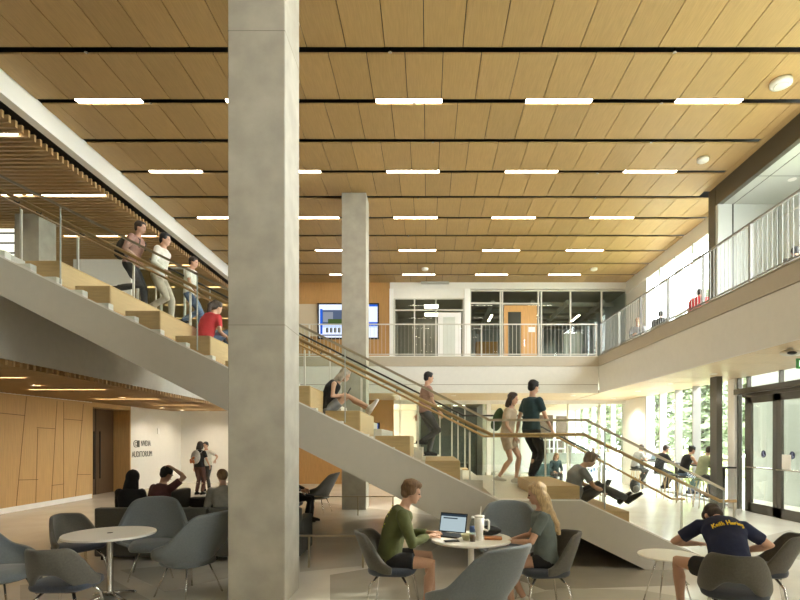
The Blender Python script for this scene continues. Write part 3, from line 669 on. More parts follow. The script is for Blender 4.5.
def seat(x, z, lab, h=.3463, ln=.482, dep=None):
    y0, y1 = DS+.2, (DM-.03)
    t = thing('seat_block', lab, 'seat', (x-ln/2,(y0+y1)/2,z-h), 0, 'oak seat blocks on the stair')
    MB().box(-ln/2,ln/2,-(y1-y0)/2,(y1-y0)/2,0,h).build('block', M['wood_seat'], t, bevel=.006)
    MB().box(ln/2,ln/2+.004,-(y1-y0)/2+.02,(y1-y0)/2-.02,.03,h-.02).build('end_board', mat('wood_seat_end',(.60,.43,.22),.45,noise_amt=.07,noise_scale=4,stretch=(12,1,12)), t)
for (x, z), lab in zip(edges, seatlab): seat(x, z, lab)
seat(lower[0][0], lower[0][1], 'oak seat block on the landing behind the back of the man in the grey shirt', .18, .55)
seat(lower[1][0], lower[1][1], 'lowest oak seat block on the short flight under the man in the grey shirt', .25, .62)
# near guard: glass, flat top rail, wood handrail
ng = thing('stair_guard', 'glass guard with flat bronze top rail along the near side of the stair', 'railing', (1.5,DS,0))
G_ = lambda b: rel(b, ng)
tr = [(-28,161.5),(489,420),(586,420),(724,489.5)]
def bar_px(pts, d, w, h):
    b = MB(); p = [P(x,y,d) for x, y in pts]
    for a, c in zip(p, p[1:]):
        b.prism([a+Vector((0,-w,-h)),a+Vector((0,w,-h)),a+Vector((0,w,h)),a+Vector((0,-w,h))], c-a)
    return b
G_(bar_px(tr, DS+.04, .03, .016)).build('top_rail', M['rail_metal'], ng)
hp = [(-28,176),(491,434.5),(584,434.5),(720,501),(736,501)]
G_(MB().tube([P(x,y,DS+.14) for x, y in hp], .024, 10)).build('handrail', M['wood_rail'], ng, True)
def ytop(x): return 420-.5*(489-x) if x < 489 else (420 if x < 586 else 420+.5036*(x-586))
def ybot(x): return 501-.489*(499-x) if x < 499 else (501 if x < 581 else 501+.4694*(x-581))
cuts = [-28,60,197,345,494,605,724]
for a, c in zip(cuts, cuts[1:]):
    xs = [a+.6]+[v for v in (489,499,581,586) if a < v < c]+[c-.6]
    poly = [P(x,ytop(x)+1,DS+.03) for x in xs]+[P(x,ybot(x)-3,DS+.03) for x in reversed(xs)]
    G_(MB().prism(poly, (0,.014,0))).build('glass_panel', M['guard'], ng)
M['edge'] = mat('glass_edge',(.40,.42,.38),.2)
for x in cuts[1:]: G_(MB().prism([P(x-.5,ytop(x)+1,DS+.028),P(x+.5,ytop(x)+1,DS+.028),P(x+.5,ybot(x)-3,DS+.028),P(x-.5,ybot(x)-3,DS+.028)],(0,.018,0))).build('glass_joint', M['edge'], ng)
for x in (20,42,85,128,246,322,397,465,540,640,700):
    yy = 434.5-.4982*(491-x) if x < 491 else (434.5 if x < 584 else 434.5+.489*(x-584))
    a = P(x,yy,DS+.14); G_(MB().tube([a+Vector((0,0,-.02)),a+Vector((0,-.03,-.055)),a+Vector((0,-.1,-.055))], .009, 6)).build('bracket', M['dark_metal'], ng)
pe = P(734,501,DS+.14); G_(MB().tube([pe,(pe.x,pe.y,.0)], .018, 8)).build('end_post', M['rail_paint'], ng)
# centre handrail
ch = thing('centre_handrail', 'slim wood handrail on white posts down the middle of the stair', 'railing', (1.5,DM,0))
H_ = lambda b: rel(b, ch)
c0 = [(0,195.8),(484,436.3),(556,436.3),(672,499),(685,499)]
pth = [P(x,y,DM) for x, y in c0]
H_(MB().tube(pth, .02, 10)).build('handrail', M['wood_rail'], ch, True)
def tread_z(X):
    if X > XL1+TD*4: return 0.0
    if X > XL1: return LZ-RD*(int((X-XL1)/TD)+1)
    if X > XL0: return LZ
    return min(LZ+RU*int((XL0-X)/TU)+.12, Z2)
def zon(pth, X):
    for a, c in zip(pth, pth[1:]):
        if a.x <= X <= c.x: return a.z+(c.z-a.z)*(X-a.x)/(c.x-a.x)
for px in (19,76,132,189,247,304,361,418,470,546,604,683):
    X = PX(px,DM); H_(MB().box(X-.015,X+.015,DM+.035,DM+.065,tread_z(X)+.001,zon(pth,X)-.05)).build('post', M['rail_paint'], ch)
    H_(MB().tube([(X,DM+.05,zon(pth,X)-.055),(X,DM,zon(pth,X)-.012)], .008, 6)).build('bracket', M['steel'], ch)
# far guard
fg = thing('stair_guard', 'thin dark guard rail with slim posts along the far side of the stair', 'railing', (1.5,DE,0))
f0 = [(150,258.8),(463.7,415.6),(520,415.6),(600,457)]
pf = [P(x,y,DE-.1) for x, y in f0]
rel(MB().tube(pf, .022, 8), fg).build('top_rail', M['dark_metal'], fg, True)
for px in (156,210,270,330,400,458,520,570,600):
    X = PX(px,DE-.1); zt = zon(pf,X) or (pf[0].z if px < 100 else pf[-1].z); rel(MB().box(X-.012,X+.012,DE-.112,DE-.088,tread_z(X)+.001,zt), fg).build('post', M['rail_paint'], fg)
poly = pf+[Vector((p.x,p.y,p.z-1.12)) for p in reversed(pf)]
rel(MB().prism(poly,(0,.012,0)), fg).build('glass_panel', M['guard'], fg)
# low floor rails below the stair
def lowrail(lab, d, x0, x1, y, posts):
    t = thing('floor_rail', lab, 'railing', (PX(x0,d),d,0)); z = PZ(y,d); q = lambda b: rel(b, t)
    q(MB().box(PX(x0,d),PX(x1,d),d-.018,d+.018,z-.02,z)).build('top_rail', M['rail_metal'], t)
    for p in posts: q(MB().box(PX(p,d)-.012,PX(p,d)+.012,d-.012,d+.012,0,z-.02)).build('post', M['rail_metal'], t)
lowrail('low metal warning rail on the floor under the near stair edge', 7.12, 240, 366, 535, (248,309,363))
lowrail('low metal warning rail on the floor under the far stair edge', 11.95, 290, 395, 496, (312.5,358,393))
# ================================================================ chairs
def sstep(a, b, x):
    t = max(0, min(1, (x-a)/(b-a))); return t*t*(3-2*t)
def side_chair(lab, loc, rz, grp='dark upholstered side chairs'):
    """upholstered chair with a curved back wrapped round the seat, an arched gap under the back, four steel legs; faces +Y"""
    t = thing('side_chair', lab, 'chair', loc, rz, grp)
    A = math.radians(96)
    def fn(u, v):
        ph = -A+2*A*u; a = abs(ph)/A
        top = .82-.30*sstep(.40,1,a)-.02*a
        bot = .565-.14*sstep(.10,.60,a)
        z = bot+(top-bot)*v
        rx = .268+.015*v; ry = .25+.07*v*(1-a)
        x = rx*math.sin(ph); y = -ry*math.cos(ph)-.02-.06*v*(1-a)+.06*a*a
        n = Vector((math.sin(ph),-math.cos(ph),.0)).normalized()
        bulge = .012*math.sin(PI*v)
        return Vector((x,y,z))+n*bulge, n
    o = MB().shell(fn, 36, 8, .045).build('backrest', M['fabric_dark'], t, True, sub=1)
    b = MB(); prof = [(.0,.0),(.90,.0),(.97,.012),(1.0,.035),(.985,.058),(.9,.072),(.5,.082),(0.02,.085)]
    n = 36; vs = []
    for r, z in prof:
        for k in range(n):
            a = 2*PI*k/n; ca, sa = math.cos(a), math.sin(a); e = .62
            vs.append((.265*r*math.copysign(abs(ca)**e,ca), .245*r*math.copysign(abs(sa)**e,sa)+.025, .40+z))
    fs = [(i*n+k,i*n+(k+1)%n,(i+1)*n+(k+1)%n,(i+1)*n+k) for i in range(len(prof)-1) for k in range(n)]+[tuple(range((len(prof)-1)*n,len(prof)*n))]
    b.add(vs, fs); b.build('seat', M['fabric_seat'], t, True)
    MB().box(-.17,.17,-.15,.19,.385,.401).build('seat_frame', M['dark_metal'], t)
    for sx, sy in ((-1,1),(1,1),(-1,-1),(1,-1)):
        MB().tube([(sx*.13,.02+sy*.12,.385),(sx*.19,.02+sy*.19,.30),(sx*.235,.02+sy*.235,.0)], [.014,.014,.010], 10).build('leg', M['steel'], t, True)
    return t
def lounge_chair(lab, loc, rz, grp='grey blue high back lounge chairs', m='fabric_blue', s=1.0, slit=True):
    """winged lounge chair: tall tapering back with cut corners, arms sweeping down to the front, thin steel legs; faces +Y"""
    t = thing('lounge_chair', lab, 'armchair', loc, rz, grp); A = math.radians(128)
    def fn(u, v):
        ph = -A+2*A*u; a = abs(ph)/A
        top = .975-.02*sstep(.1,.28,a)-.29*sstep(.27,.62,a)-.13*max(0,a-.5)/.5
        bot = .36
        w = v**.85; z = bot+(top-bot)*w
        flare = .19+.17*sstep(0,.55,v)
        rx = flare+.03-.02*(v**2); ry = .20+.10*v
        x = (rx+.05*a)*math.sin(ph)*1.06; y = -ry*math.cos(ph)*1.05-.20*v*(1-sstep(.1,.75,a))+.02
        n = Vector((math.sin(ph),-math.cos(ph),-.35*(1-v))).normalized()
        return Vector((x*s,y*s,z*s)), n
    MB().shell(fn, 44, 10, .05*s).build('shell', M[m], t, True, sub=1)
    b = MB(); n = 32; vs = []; prof = [(0.02,.335),(.75,.335),(.95,.35),(1,.375),(.98,.41),(.88,.445),(.5,.46),(.02,.462)]
    for r, z in prof:
        for k in range(n):
            a = 2*PI*k/n; ca, sa = math.cos(a), math.sin(a); e = .7
            vs.append((.27*s*r*math.copysign(abs(ca)**e,ca), (.265*r*math.copysign(abs(sa)**e,sa)+.06)*s, z*s))
    fs = [(i*n+k,i*n+(k+1)%n,(i+1)*n+(k+1)%n,(i+1)*n+k) for i in range(len(prof)-1) for k in range(n)]+[tuple(range((len(prof)-1)*n,len(prof)*n)), tuple(range(n-1,-1,-1))]
    b.add(vs, fs); b.build('seat_cushion', M[m], t, True)
    if slit:
        ys = -(.20+.10*.8)*1.05-.20*.8+.02
        MB().tube([(-.12*s,(ys+.068)*s,.80*s),(0,(ys+.062)*s,.80*s),(.12*s,(ys+.068)*s,.80*s)], .007, 6).build('back_slit', M['black'], t)
    for sx, sy in ((-1,1),(1,1),(-1,-1),(1,-1)):
        MB().tube([(sx*.15*s,.05*s+sy*.15*s,.335*s),(sx*.25*s,.05*s+sy*.25*s,.0)], .009, 8).build('leg', M['steel'], t, True)
    return t
def R(d): return math.radians(d)
def at(px, d): return (PX(px,d), d, 0)
# ---------------------------------------------------------------- tables
def pedestal_table(lab, loc, r):
    t = thing('pedestal_table', lab, 'table', loc, 0)
    MB().lathe([(r-.03,.712),(r-.006,.716),(r,.724),(r-.004,.732),(r*.5,.733),(.01,.733)], (0,0,0), 56).build('tabletop', M['table_white'], t, True).data.polygons.foreach_set('use_smooth',[False]*0) if False else MB().lathe([(r-.03,.705),(r-.004,.708),(r,.716),(r,.726),(r-.004,.732)], (0,0,0), 64).build('tabletop', M['table_white'], t)
    MB().lathe([(.042,.05),(.032,.09),(.032,.64),(.05,.70)], (0,0,0), 20).build('pedestal', M['steel' if r > .45 else 'table_white'], t, True)
    b = MB()
    for k in range(4):
        a = PI/4+k*PI/2+.3; c, s_ = math.cos(a), math.sin(a); L = r*.62
        b.tube([(c*.02,s_*.02,.075),(c*L*.5,s_*L*.5,.05),(c*L,s_*L,.022)], [(.02,.03),(.016,.025),(.012,.018)], 8, flat=(0,0,1)); b.lathe([(.02,0),(.02,.02)], (c*L,s_*L,0), 10)
    b.build('base', M['steel'], t, True)
    return t
tl = pedestal_table('large round white table on a steel pedestal at lower left', at(110,5.70), .455)
MB().lathe([(.03,.7322),(.03,.734),(.012,.7345)], (0,0,0), 16).build('cable_port', M['black'], tl)
tcx, tcy = PX(471,5.41), 5.41
pedestal_table('small round white table between the two seated students', (tcx,tcy,0), .42)
tr_ = thing('side_table', 'low round white table on thin wire legs beside the man in navy', 'table', at(668,5.45))
MB().lathe([(.28,.532),(.298,.536),(.30,.542),(.298,.55)], (0,0,0), 56).build('tabletop', M['table_white'], tr_)
for k in range(4):
    a = PI/4+k*PI/2; c, s_ = math.cos(a), math.sin(a)
    MB().tube([(c*.10,s_*.10,.532),(c*.26,s_*.26,.0)], .007, 8).build('leg', M['steel'], tr_, True)
MB().tube([(-.184,-.184,.012),(.184,.184,.012)], .006, 6).build('brace', M['steel'], tr_); MB().tube([(.184,-.184,.012),(-.184,.184,.012)], .006, 6).build('brace', M['steel'], tr_)
# ---------------------------------------------------------------- lower left lounge
side_chair('dark side chair seen from behind in front of the large round table', at(66,4.78), R(2))
side_chair('dark side chair pushed in on the far side of the large round table', at(78,6.45), R(-116))
lounge_chair('grey blue lounge chair facing the camera behind the large round table', at(153,6.75), R(203))
lounge_chair('grey blue lounge chair turned left beside the foreground concrete column', at(192,5.88), R(64))
lounge_chair('grey blue lounge chair cut off by the left edge of the photo', at(-6,5.25), R(-85))
# sofas behind
def sofa(lab, x0, x1, d, m, face=1, h=.74):
    """boxy sofa whose back is turned to the camera"""
    t = thing('sofa', lab, 'sofa', ((x0+x1)/2, d, 0)); w = (x1-x0)/2
    MB().box(-w,w,0,.14,.06,h).build('back', M[m], t, bevel=.02); MB().box(-w,-w+.14,.145,.82,.06,.58).build('arm', M[m], t, bevel=.02); MB().box(w-.14,w,.145,.82,.06,.58).build('arm', M[m], t, bevel=.02)
    MB().box(-w+.145,w-.145,.145,.82,.10,.30).build('base', M[m], t, bevel=.01)
    k = 2 if w > .7 else 1; cw = (2*w-.30)/k
    for i in range(k): MB().box(-w+.15+i*cw+.004,-w+.15+(i+1)*cw-.004,.15,.83,.302,.43).build('seat_cushion', M[m], t, bevel=.03)
    for sx in (-1,1):
        for y in (.06,.74): MB().box(sx*(w-.08)-.02,sx*(w-.08)+.02,y,y+.04,0,.06).build('foot', M['black'], t)
    return t
sofa('dark green grey sofa with its back to the camera behind the round table', PX(94,7.5), PX(206.5,7.5), 7.5, 'fabric_sofa', h=.76)
sofa('dark green grey sofa section continuing behind the foreground concrete column', PX(208,7.5), PX(300,7.5), 7.5, 'fabric_sofa', h=.76)
ac = thing('club_chair', 'dark square lounge seat turned sideways beyond the maroon shirted man', 'armchair', (PX(200,9.9),9.9,0))
MB().box(-.5,.5,-.4,.4,.08,.42).build('base', M['fabric_sofa'], ac, bevel=.03); MB().box(-.5,-.34,-.4,.4,.425,.80).build('back', M['fabric_sofa'], ac, bevel=.04); MB().box(-.33,.5,.27,.4,.425,.62).build('arm', M['fabric_sofa'], ac, bevel=.03)
for sx in (-.42,.42):
    for sy in (-.33,.33): MB().box(sx-.02,sx+.02,sy-.02,sy+.02,0,.08).build('foot', M['black'], ac)
# ---------------------------------------------------------------- centre group
side_chair('dark side chair under the man in the green sweatshirt', (PX(391,5.36),5.36,0), R(-98))
side_chair('dark side chair under the blonde woman', (PX(545,5.30),5.30,0), R(97))
lounge_chair('grey blue lounge chair with its back to the camera at the centre table', at(475,4.2), R(40))
lounge_chair('grey blue lounge chair facing the camera beyond the centre table', at(509,6.25), R(172))
# ---------------------------------------------------------------- right group
side_chair('dark side chair seen from behind under the man in the navy shirt', at(734,4.52), R(-29))
side_chair('empty dark side chair just right of the man in the navy shirt', at(762,5.3), R(62))
# far chairs behind the column
lounge_chair('dark grey lounge chair beyond the foreground column under the stair', at(320,12.4), R(78), 'dark lounge chairs under the stair', 'fabric_dark')
lounge_chair('dark grey lounge chair half hidden right behind the foreground column', at(287,11.1), R(-90), 'dark lounge chairs under the stair', 'fabric_dark')
# ---------------------------------------------------------------- bar counter and stools at the window
M['wood_pale'] = mat('wood_pale', (.62,.46,.26), .45, noise_amt=.1, noise_scale=6)
bc = thing('window_counter', 'long narrow bar counter running along the window wall', 'counter', (7.5,16,0))
MB().box(-.22,.22,-3.0,2.35,1.02,1.06).build('counter_top', M['dark_metal'], bc, bevel=.006)
for y in (-2.8,-.3,2.2): MB().box(-.03,.03,y-.03,y+.03,0,1.02).build('leg', M['dark_metal'], bc)
def stool(lab, x, y):
    t = thing('bar_stool', lab, 'stool', (x,y,0), 0, 'bar stools along the window counter')
    MB().lathe([(.13,.70),(.18,.715),(.185,.735),(.16,.755),(.02,.75)], (0,0,0), 24).build('seat', M['fabric_dark'], t, True)
    for a in range(4):
        c, s_ = math.cos(PI/4+a*PI/2), math.sin(PI/4+a*PI/2); MB().tube([(c*.11,s_*.11,.705),(c*.21,s_*.21,0)], [.016,.012], 8).build('leg', M['wood_pale'], t, True)
    b = MB(); pts = [(.172*math.cos(PI/4+a*PI/2),.172*math.sin(PI/4+a*PI/2),.26) for a in range(4)]
    for a in range(4): b.tube([pts[a],pts[(a+1)%4]], .008, 6)
    b.build('footrest', M['steel'], t); return t
for lab, y in (('bar stool under the man in the grey shirt at the window counter',17.55),('bar stool under the man in the black shirt at the window counter',15.75),('empty bar stool between the man in black and the woman at the window counter',15.0),('bar stool under the woman with tied back hair at the window counter',14.2),('bar stool under the person in pale green nearest the dark column',13.3)): stool(lab, 7.0, y)
# ---------------------------------------------------------------- small things on the centre table
TZ = .733
M['screen_blue'] = emit('laptop_screen', (.55,.68,.72), .75)
def laptop(lab, x, y, z, rz, s=1, open_=105):
    t = thing('laptop', lab, 'laptop', (x,y,z), rz)
    MB().box(-.16*s,.16*s,-.11*s,.11*s,0,.014*s).build('keyboard_base', M['black'], t, bevel=.003)
    k = MB()
    for i in range(11):
        for j in range(4): k.box((-.14+i*.0258)*s,(-.118+i*.0258)*s,(-.03+j*.032)*s,(-.004+j*.032)*s,.0142*s,.0155*s)
    k.build('keys', M['dark_metal'], t)
    a = R(open_-90); c, sn = math.cos(a), math.sin(a)          # lid hinges at +Y, leaning back
    def lid(u, w, o): return Vector((u*s, (.112+sn*w+c*o)*s, (.016+c*w-sn*o)*s))
    MB().prism([lid(-.16,0,0),lid(.16,0,0),lid(.16,.21,0),lid(-.16,.21,0)], Vector((0,c,-sn))*.008*s).build('lid', M['black'], t)
    MB().prism([lid(-.148,.012,-.002),lid(.148,.012,-.002),lid(.148,.198,-.002),lid(-.148,.198,-.002)], Vector((0,c,-sn))*.001).build('screen', M['screen_blue'], t)
    b = MB(); b.prism([lid(-.148,.172,-.003),lid(.148,.172,-.003),lid(.148,.198,-.003),lid(-.148,.198,-.003)], Vector((0,c,-sn))*.0005)
    b.prism([lid(-.12,.145,-.003),lid(.05,.145,-.003),lid(.05,.158,-.003),lid(-.12,.158,-.003)], Vector((0,c,-sn))*.0005); b.build('screen_bar', emit('laptop_bar',(.05,.08,.11),.5), t)
    return t
laptop('open black laptop in front of the man in the green sweatshirt', tcx-.24, tcy+.12, TZ, R(-28))
tb = thing('tumbler', 'tall white handled tumbler with straw in the middle of the centre table', 'tumbler', (tcx+.075,tcy-.12,TZ))
MB().lathe([(.036,0),(.038,.01),(.039,.09),(.049,.12),(.050,.23)], (0,0,0), 28).build('body', M['bright_white'], tb, True)
MB().lathe([(.051,.23),(.051,.247),(.03,.252)], (0,0,0), 28).build('lid', M['table_white'], tb, True); MB().tube([(.01,0,.25),(.018,0,.34)], .005, 8).build('straw', M['bright_white'], tb)
MB().tube([(.046,0,.20),(.088,0,.205),(.098,0,.19),(.097,0,.11),(.085,0,.095),(.041,0,.11)], .010, 8).build('handle', M['bright_white'], tb, True)
bo = thing('water_bottle', 'clear plastic water bottle with a blue label beside the laptop', 'bottle', (tcx+.02,tcy-.0,TZ))
M['plastic'] = glass('clear_plastic',(.80,.86,.86),1.35)
MB().lathe([(.03,0),(.033,.01),(.033,.14),(.028,.165),(.013,.19),(.013,.205)], (0,0,0), 22).build('body', M['plastic'], bo, True); MB().lathe([(.034,.06),(.034,.12)], (0,0,0), 22).build('paper_label', mat('label_blue',(.08,.14,.35),.5), bo, True); MB().lathe([(.015,.205),(.015,.225)], (0,0,0), 14).build('cap', M['bright_white'], bo)
cu = thing('drink_cup', 'clear plastic iced coffee cup beside the white tumbler', 'cup', (tcx+.0,tcy-.2,TZ))
MB().lathe([(.028,0),(.036,.10),(.038,.105)], (0,0,0), 22).build('body', M['plastic'], cu, True); MB().lathe([(.027,.003),(.033,.07)], (0,0,0), 22).build('coffee', mat('coffee',(.16,.07,.025),.3), cu, True)
bw = thing('snack_bowl', 'small pale bowl near the laptop on the centre table', 'bowl', (tcx-.06,tcy-.12,TZ)); MB().lathe([(.03,0),(.05,.05),(.056,.062),(.05,.060),(.03,.012)], (0,0,0), 26).build('bowl', mat('bowl_cream',(.62,.58,.36),.4), bw, True)
pc = tag(MB().box(-.075,.075,-.038,.038,0,.009).build('phone', M['black'], bevel=.004), 'black phone lying on the left edge of the centre table', 'phone'); pc.location = (tcx-.21,tcy-.19,TZ); pc.rotation_euler = (0,0,.2)
wl_ = tag(MB().box(-.09,.09,-.05,.05,0,.025).build('snack_box', mat('snack_orange',(.42,.17,.06),.5), bevel=.006), 'orange brown snack box on the right of the centre table', 'box'); wl_.location = (tcx+.22,tcy-.08,TZ); wl_.rotation_euler = (0,0,-.1)
bg_ = thing('shoulder_bag', 'dark bag lying on the far right of the centre table', 'bag', (tcx+.20,tcy+.14,TZ))
MB().ell((0,0,.05),(.14,.07,.05)).build('body', M['black'], bg_, True); MB().tube([(-.1,0,.08),(0,-.05,.11),(.1,0,.08)], .008, 6).build('strap', M['black'], bg_, True)
# notebook and pen case on the window counter, backpack under it
for i, (y, lab) in enumerate(((17.5,'laptop on the window counter before the man in the grey shirt'),(13.95,'laptop on the window counter before the woman with tied back hair'))): laptop(lab, 7.45, y, 1.061, R(-90))
bp = thing('backpack', 'black backpack standing on the floor by the farthest bar stools', 'backpack', (6.75,16.95,0))
MB().ell((0,0,.24),(.17,.13,.24)).build('body', M['black'], bp, True); MB().ell((0,-.11,.15),(.12,.06,.12)).build('pocket', M['fabric_dark'], bp, True); MB().tube([(-.05,0,.46),(0,0,.52),(.05,0,.46)], .012, 6).build('handle', M['black'], bp, True)
laptop('open laptop with a pale screen on the knees beside the foreground column', PX(206,8.35), 8.35, .60, R(150))
# low table and objects on the lower library side of the stair
tq = thing('sofa_far', 'teal upholstered seat in the far room behind the landing', 'sofa', (PX(546,19),19,0))
MB().box(-.35,.35,-.3,.3,.06,.42).build('seat', mat('teal_fabric',(.06,.11,.11),.9), tq, bevel=.03); MB().box(-.35,.35,.31,.45,.06,.85).build('back', MATS['teal_fabric'], tq, bevel=.03)
wt = thing('reading_table', 'pale wood table with papers seen through the glass below the walking man', 'table', (PX(446,18.2),18.2,0))
MB().box(-.75,.75,-.35,.35,.70,.74).build('tabletop', M['wood_pale'], wt, bevel=.005)
for sx in (-.68,.68):
    for sy in (-.3,.3): MB().box(sx-.025,sx+.025,sy-.025,sy+.025,0,.70).build('leg', M['bright_white'], wt)
# ================================================================ people
PEOPLE = []                                          # (object, voxel size, smoothing, noise amount)
UP = Vector((0,0,1))
M['skin'] = mat('skin', (.50,.29,.19), .55); M['skin_tan'] = mat('skin_tan', (.36,.20,.12), .55)
M['eye'] = mat('eye', (.02,.014,.01), .2); M['lip'] = mat('lip', (.36,.13,.10), .5)
def hairmat(n, c): return mat('hair_'+n, c, .6, noise_amt=.35, noise_scale=18, stretch=(6,6,.8), bump=.25)
def cloth(n, c): return mat('cloth_'+n, c, .9, noise_amt=.10, noise_scale=14, bump=.25)
def ik(a, b, l1, l2, hint):
    d = b-a; L = d.length
    if L > (l1+l2)*.995: b = a+d*((l1+l2)*.995/L); d = b-a; L = d.length
    u = d/L; x = (l1*l1-l2*l2+L*L)/(2*L); h = math.sqrt(max(0,l1*l1-x*x))
    n = hint-u*hint.dot(u); n = n.normalized() if n.length > 1e-5 else u.orthogonal().normalized()
    return a+u*x+n*h, b
def capsule(mb, pts, rs, n=10):
    mb.tube(pts, rs, n)
    for p, r in ((pts[0],rs[0]),(pts[-1],rs[-1])): mb.ell(p, r, nu=n, nv=6)
def hand(mb, wrist, fdir, pnorm, s, side, curl=.5, fine=True):
    """palm, four unequal bent fingers and a thumb leaving the side of the palm"""
    f = fdir.normalized(); pn = (pnorm-f*pnorm.dot(f)).normalized(); t = f.cross(pn)*side   # t: towards the thumb
    k = wrist; n = 8 if fine else 5
    mb.tube([k-f*.02*s, k+f*.02*s, k+f*.055*s, k+f*.09*s], [(.024*s,.020*s),(.033*s,.018*s),(.040*s,.017*s),(.037*s,.013*s)], 10 if fine else 6, flat=t)
    for i, (o, L) in enumerate(((.028,.072),(.010,.080),(-.010,.075),(-.028,.058))):
        p = k+f*.086*s+t*o*s; pts = [p-f*.012*s, p]; a = 0; q = p
        for j, seg in enumerate((.45,.32,.25)):
            a += curl*(.75+.25*j)+.04*i; d = f*math.cos(a)+pn*math.sin(a); q = q+d*L*seg*s; pts.append(q)
        mb.tube(pts, [.0088*s,.0092*s,.0085*s,.0078*s,.006*s], n)
        mb.ell(pts[-1], .006*s, nu=6, nv=4)
    p = k+f*.025*s+t*.028*s; d1 = (f*.62+t*.72+pn*.25).normalized(); d2 = (f*.86+t*.15+pn*.45).normalized()
    q1 = p+d1*.038*s; q2 = q1+(d1+d2).normalized()*.030*s; q3 = q2+d2*.024*s
    mb.tube([p-d1*.012*s,p,q1,q2,q3], [.010*s,.0125*s,.0115*s,.010*s,.007*s], n); mb.ell(q3, .007*s, nu=6, nv=4)
def person(label, loc, face, s=1.0, pelvis=(0,0,.95), lean=0, curve=0, roll=0, head_pitch=0, head_yaw=0, ank=((-.1,0,.08),(.1,0,.08)), wr=((-.26,.05,.82),(.26,.05,.82)),
           kh=(0,1,.1), eh=((-.5,-1,-.2),(.5,-1,-.2)), toe=None, shirt=None, sleeve='short', pants=None, pl='long', shoes=None, hair=None, hs='short', skin='skin', fem=False,
           vox=.018, curl=.45, palm=None, fine=False, group=None, hemdrop=.04, fdir=None, name='person'):
    a = math.radians(face); f = Vector((math.sin(a),math.cos(a),0)); r = Vector((math.cos(a),-math.sin(a),0))
    root = thing(name, label, 'person', loc, 0, group)
    W = lambda p: (r*p[0]+f*p[1]+UP*p[2])*s            # local to root space
    D = lambda p: (r*p[0]+f*p[1]+UP*p[2])
    pv = W(pelvis)
    def sp(t, ang): return (UP*math.cos(ang)+f*math.sin(ang)+r*math.sin(math.radians(roll))*.5).normalized()
    # spine
    l0, c0 = math.radians(lean), math.radians(curve)
    ds = [sp(0,l0*.8), sp(0,l0), sp(0,l0+c0*.45), sp(0,l0+c0*.8), sp(0,l0+c0)]
    lens = [.10,.13,.13,.11,.06]; pts = [pv]
    for d, L in zip(ds, lens): pts.append(pts[-1]+d*L*s)
    cro = pv-ds[0]*.07*s
    fw = 0.90 if fem else 1.0
    spine = [cro]+pts
    rad = [(.12,.09),(.165,.112),(.150*fw,.102),(.142*fw,.10),(.165*fw,.115),(.150*fw,.098),(.062,.058)]
    nb = pts[-1]; ch = pts[3]; sho = pts[4]; nd = ds[4]
    hd = sp(0, l0*.45+c0*.75+math.radians(head_pitch)*.4)
    hc = nb+hd*.155*s
    yaw = math.radians(head_yaw); hp = math.radians(head_pitch)
    fy = f*math.cos(yaw)+r*math.sin(yaw); hr = (r*math.cos(yaw)-f*math.sin(yaw)).normalized()
    hf = (fy*math.cos(hp)-UP*math.sin(hp)).normalized(); hu = hr.cross(hf).normalized(); hc = nb+hd*.10*s+hu*.065*s+hf*.012*s
    H = lambda x, y, z: hc+(hr*x+hf*y+hu*z)*s
    n = 16 if fine else 12
    body = MB()
    body.tube(spine, [(x*s,y*s) for x, y in rad], n, flat=r); body.ell(spine[0], (.12*s,.09*s,.06*s), (r,f,UP), 12, 6)
    hips = [pv-r*.092*s-ds[0]*.03*s, pv+r*.092*s-ds[0]*.03*s]
    legs = []; arms = []
    for i in (0,1):
        ak = W(ank[i])+UP*.013*s; kn, ak = ik(hips[i], ak, .44*s, .42*s, D(kh if not isinstance(kh[0], (tuple,list)) else kh[i]))
        legs.append((hips[i], kn, ak))
        m1 = hips[i].lerp(kn,.45); m2 = kn.lerp(ak,.32); sh = (ak-kn).normalized(); back = -(kn-(hips[i]+ak)/2); back = back.normalized() if back.length > .02*s else -f
        capsule(body, [hips[i],m1,kn,m2+back*.012*s,kn.lerp(ak,.7),ak], [.083*s,.072*s,.052*s,.055*s,.040*s,.034*s], n)
        td = D(toe[i]) if toe else f
        td = td.normalized()
        heel = ak-td*.05*s-UP*0+sh*.045*s
        legs[-1] += (td, sh)
        capsule(body, [ak-td*.035*s+sh*.035*s, ak+td*.06*s+sh*.045*s, ak+td*.16*s+sh*.058*s], [.034*s,.036*s,.024*s], 10)
    sr = .178*fw
    for i, sg in ((0,-1),(1,1)):
        shd = sho+r*sg*sr*s-nd*.015*s; wt = W(wr[i]); el, wt = ik(shd, wt, .285*s, .25*s, D(eh[i])); arms.append((shd, el, wt))
        capsule(body, [shd-r*sg*.05*s, shd, shd.lerp(el,.5), el, el.lerp(wt,.3), wt], [.050*s,.052*fw*s,.043*fw*s,.036*s,.037*fw*s,.025*s], n)
    # neck and head with jaw, nose, brow, ears
    capsule(body, [nb-nd*.05*s, H(0,-.025,-.06)], [.056*fw*s,.050*fw*s], 12)
    ax = (hr,hf,hu)
    body.ell(H(0,-.012,.022), (.073*s,.092*s,.092*s), ax, 18, 12); body.ell(H(0,.022,-.045), (.058*s,.062*s,.066*s), ax, 16, 10)
    body.ell(H(0,.055,-.092), (.027*s,.024*s,.022*s), ax, 10, 6); body.ell(H(0,.088,-.025), (.013*s,.022*s,.017*s), ax, 10, 6); body.ell(H(0,.082,-.005), (.009*s,.012*s,.024*s), ax, 8, 6)
    body.ell(H(0,.072,.018), (.045*s,.014*s,.012*s), ax, 10, 6); body.ell(H(0,.074,-.058), (.024*s,.013*s,.012*s), ax, 10, 6)
    for sg in (-1,1): body.ell(H(sg*.074,-.012,-.012), (.010*s,.022*s,.031*s), ax, 8, 6)
    bo = body.build('body', M[skin], root, True)
    hm = MB()
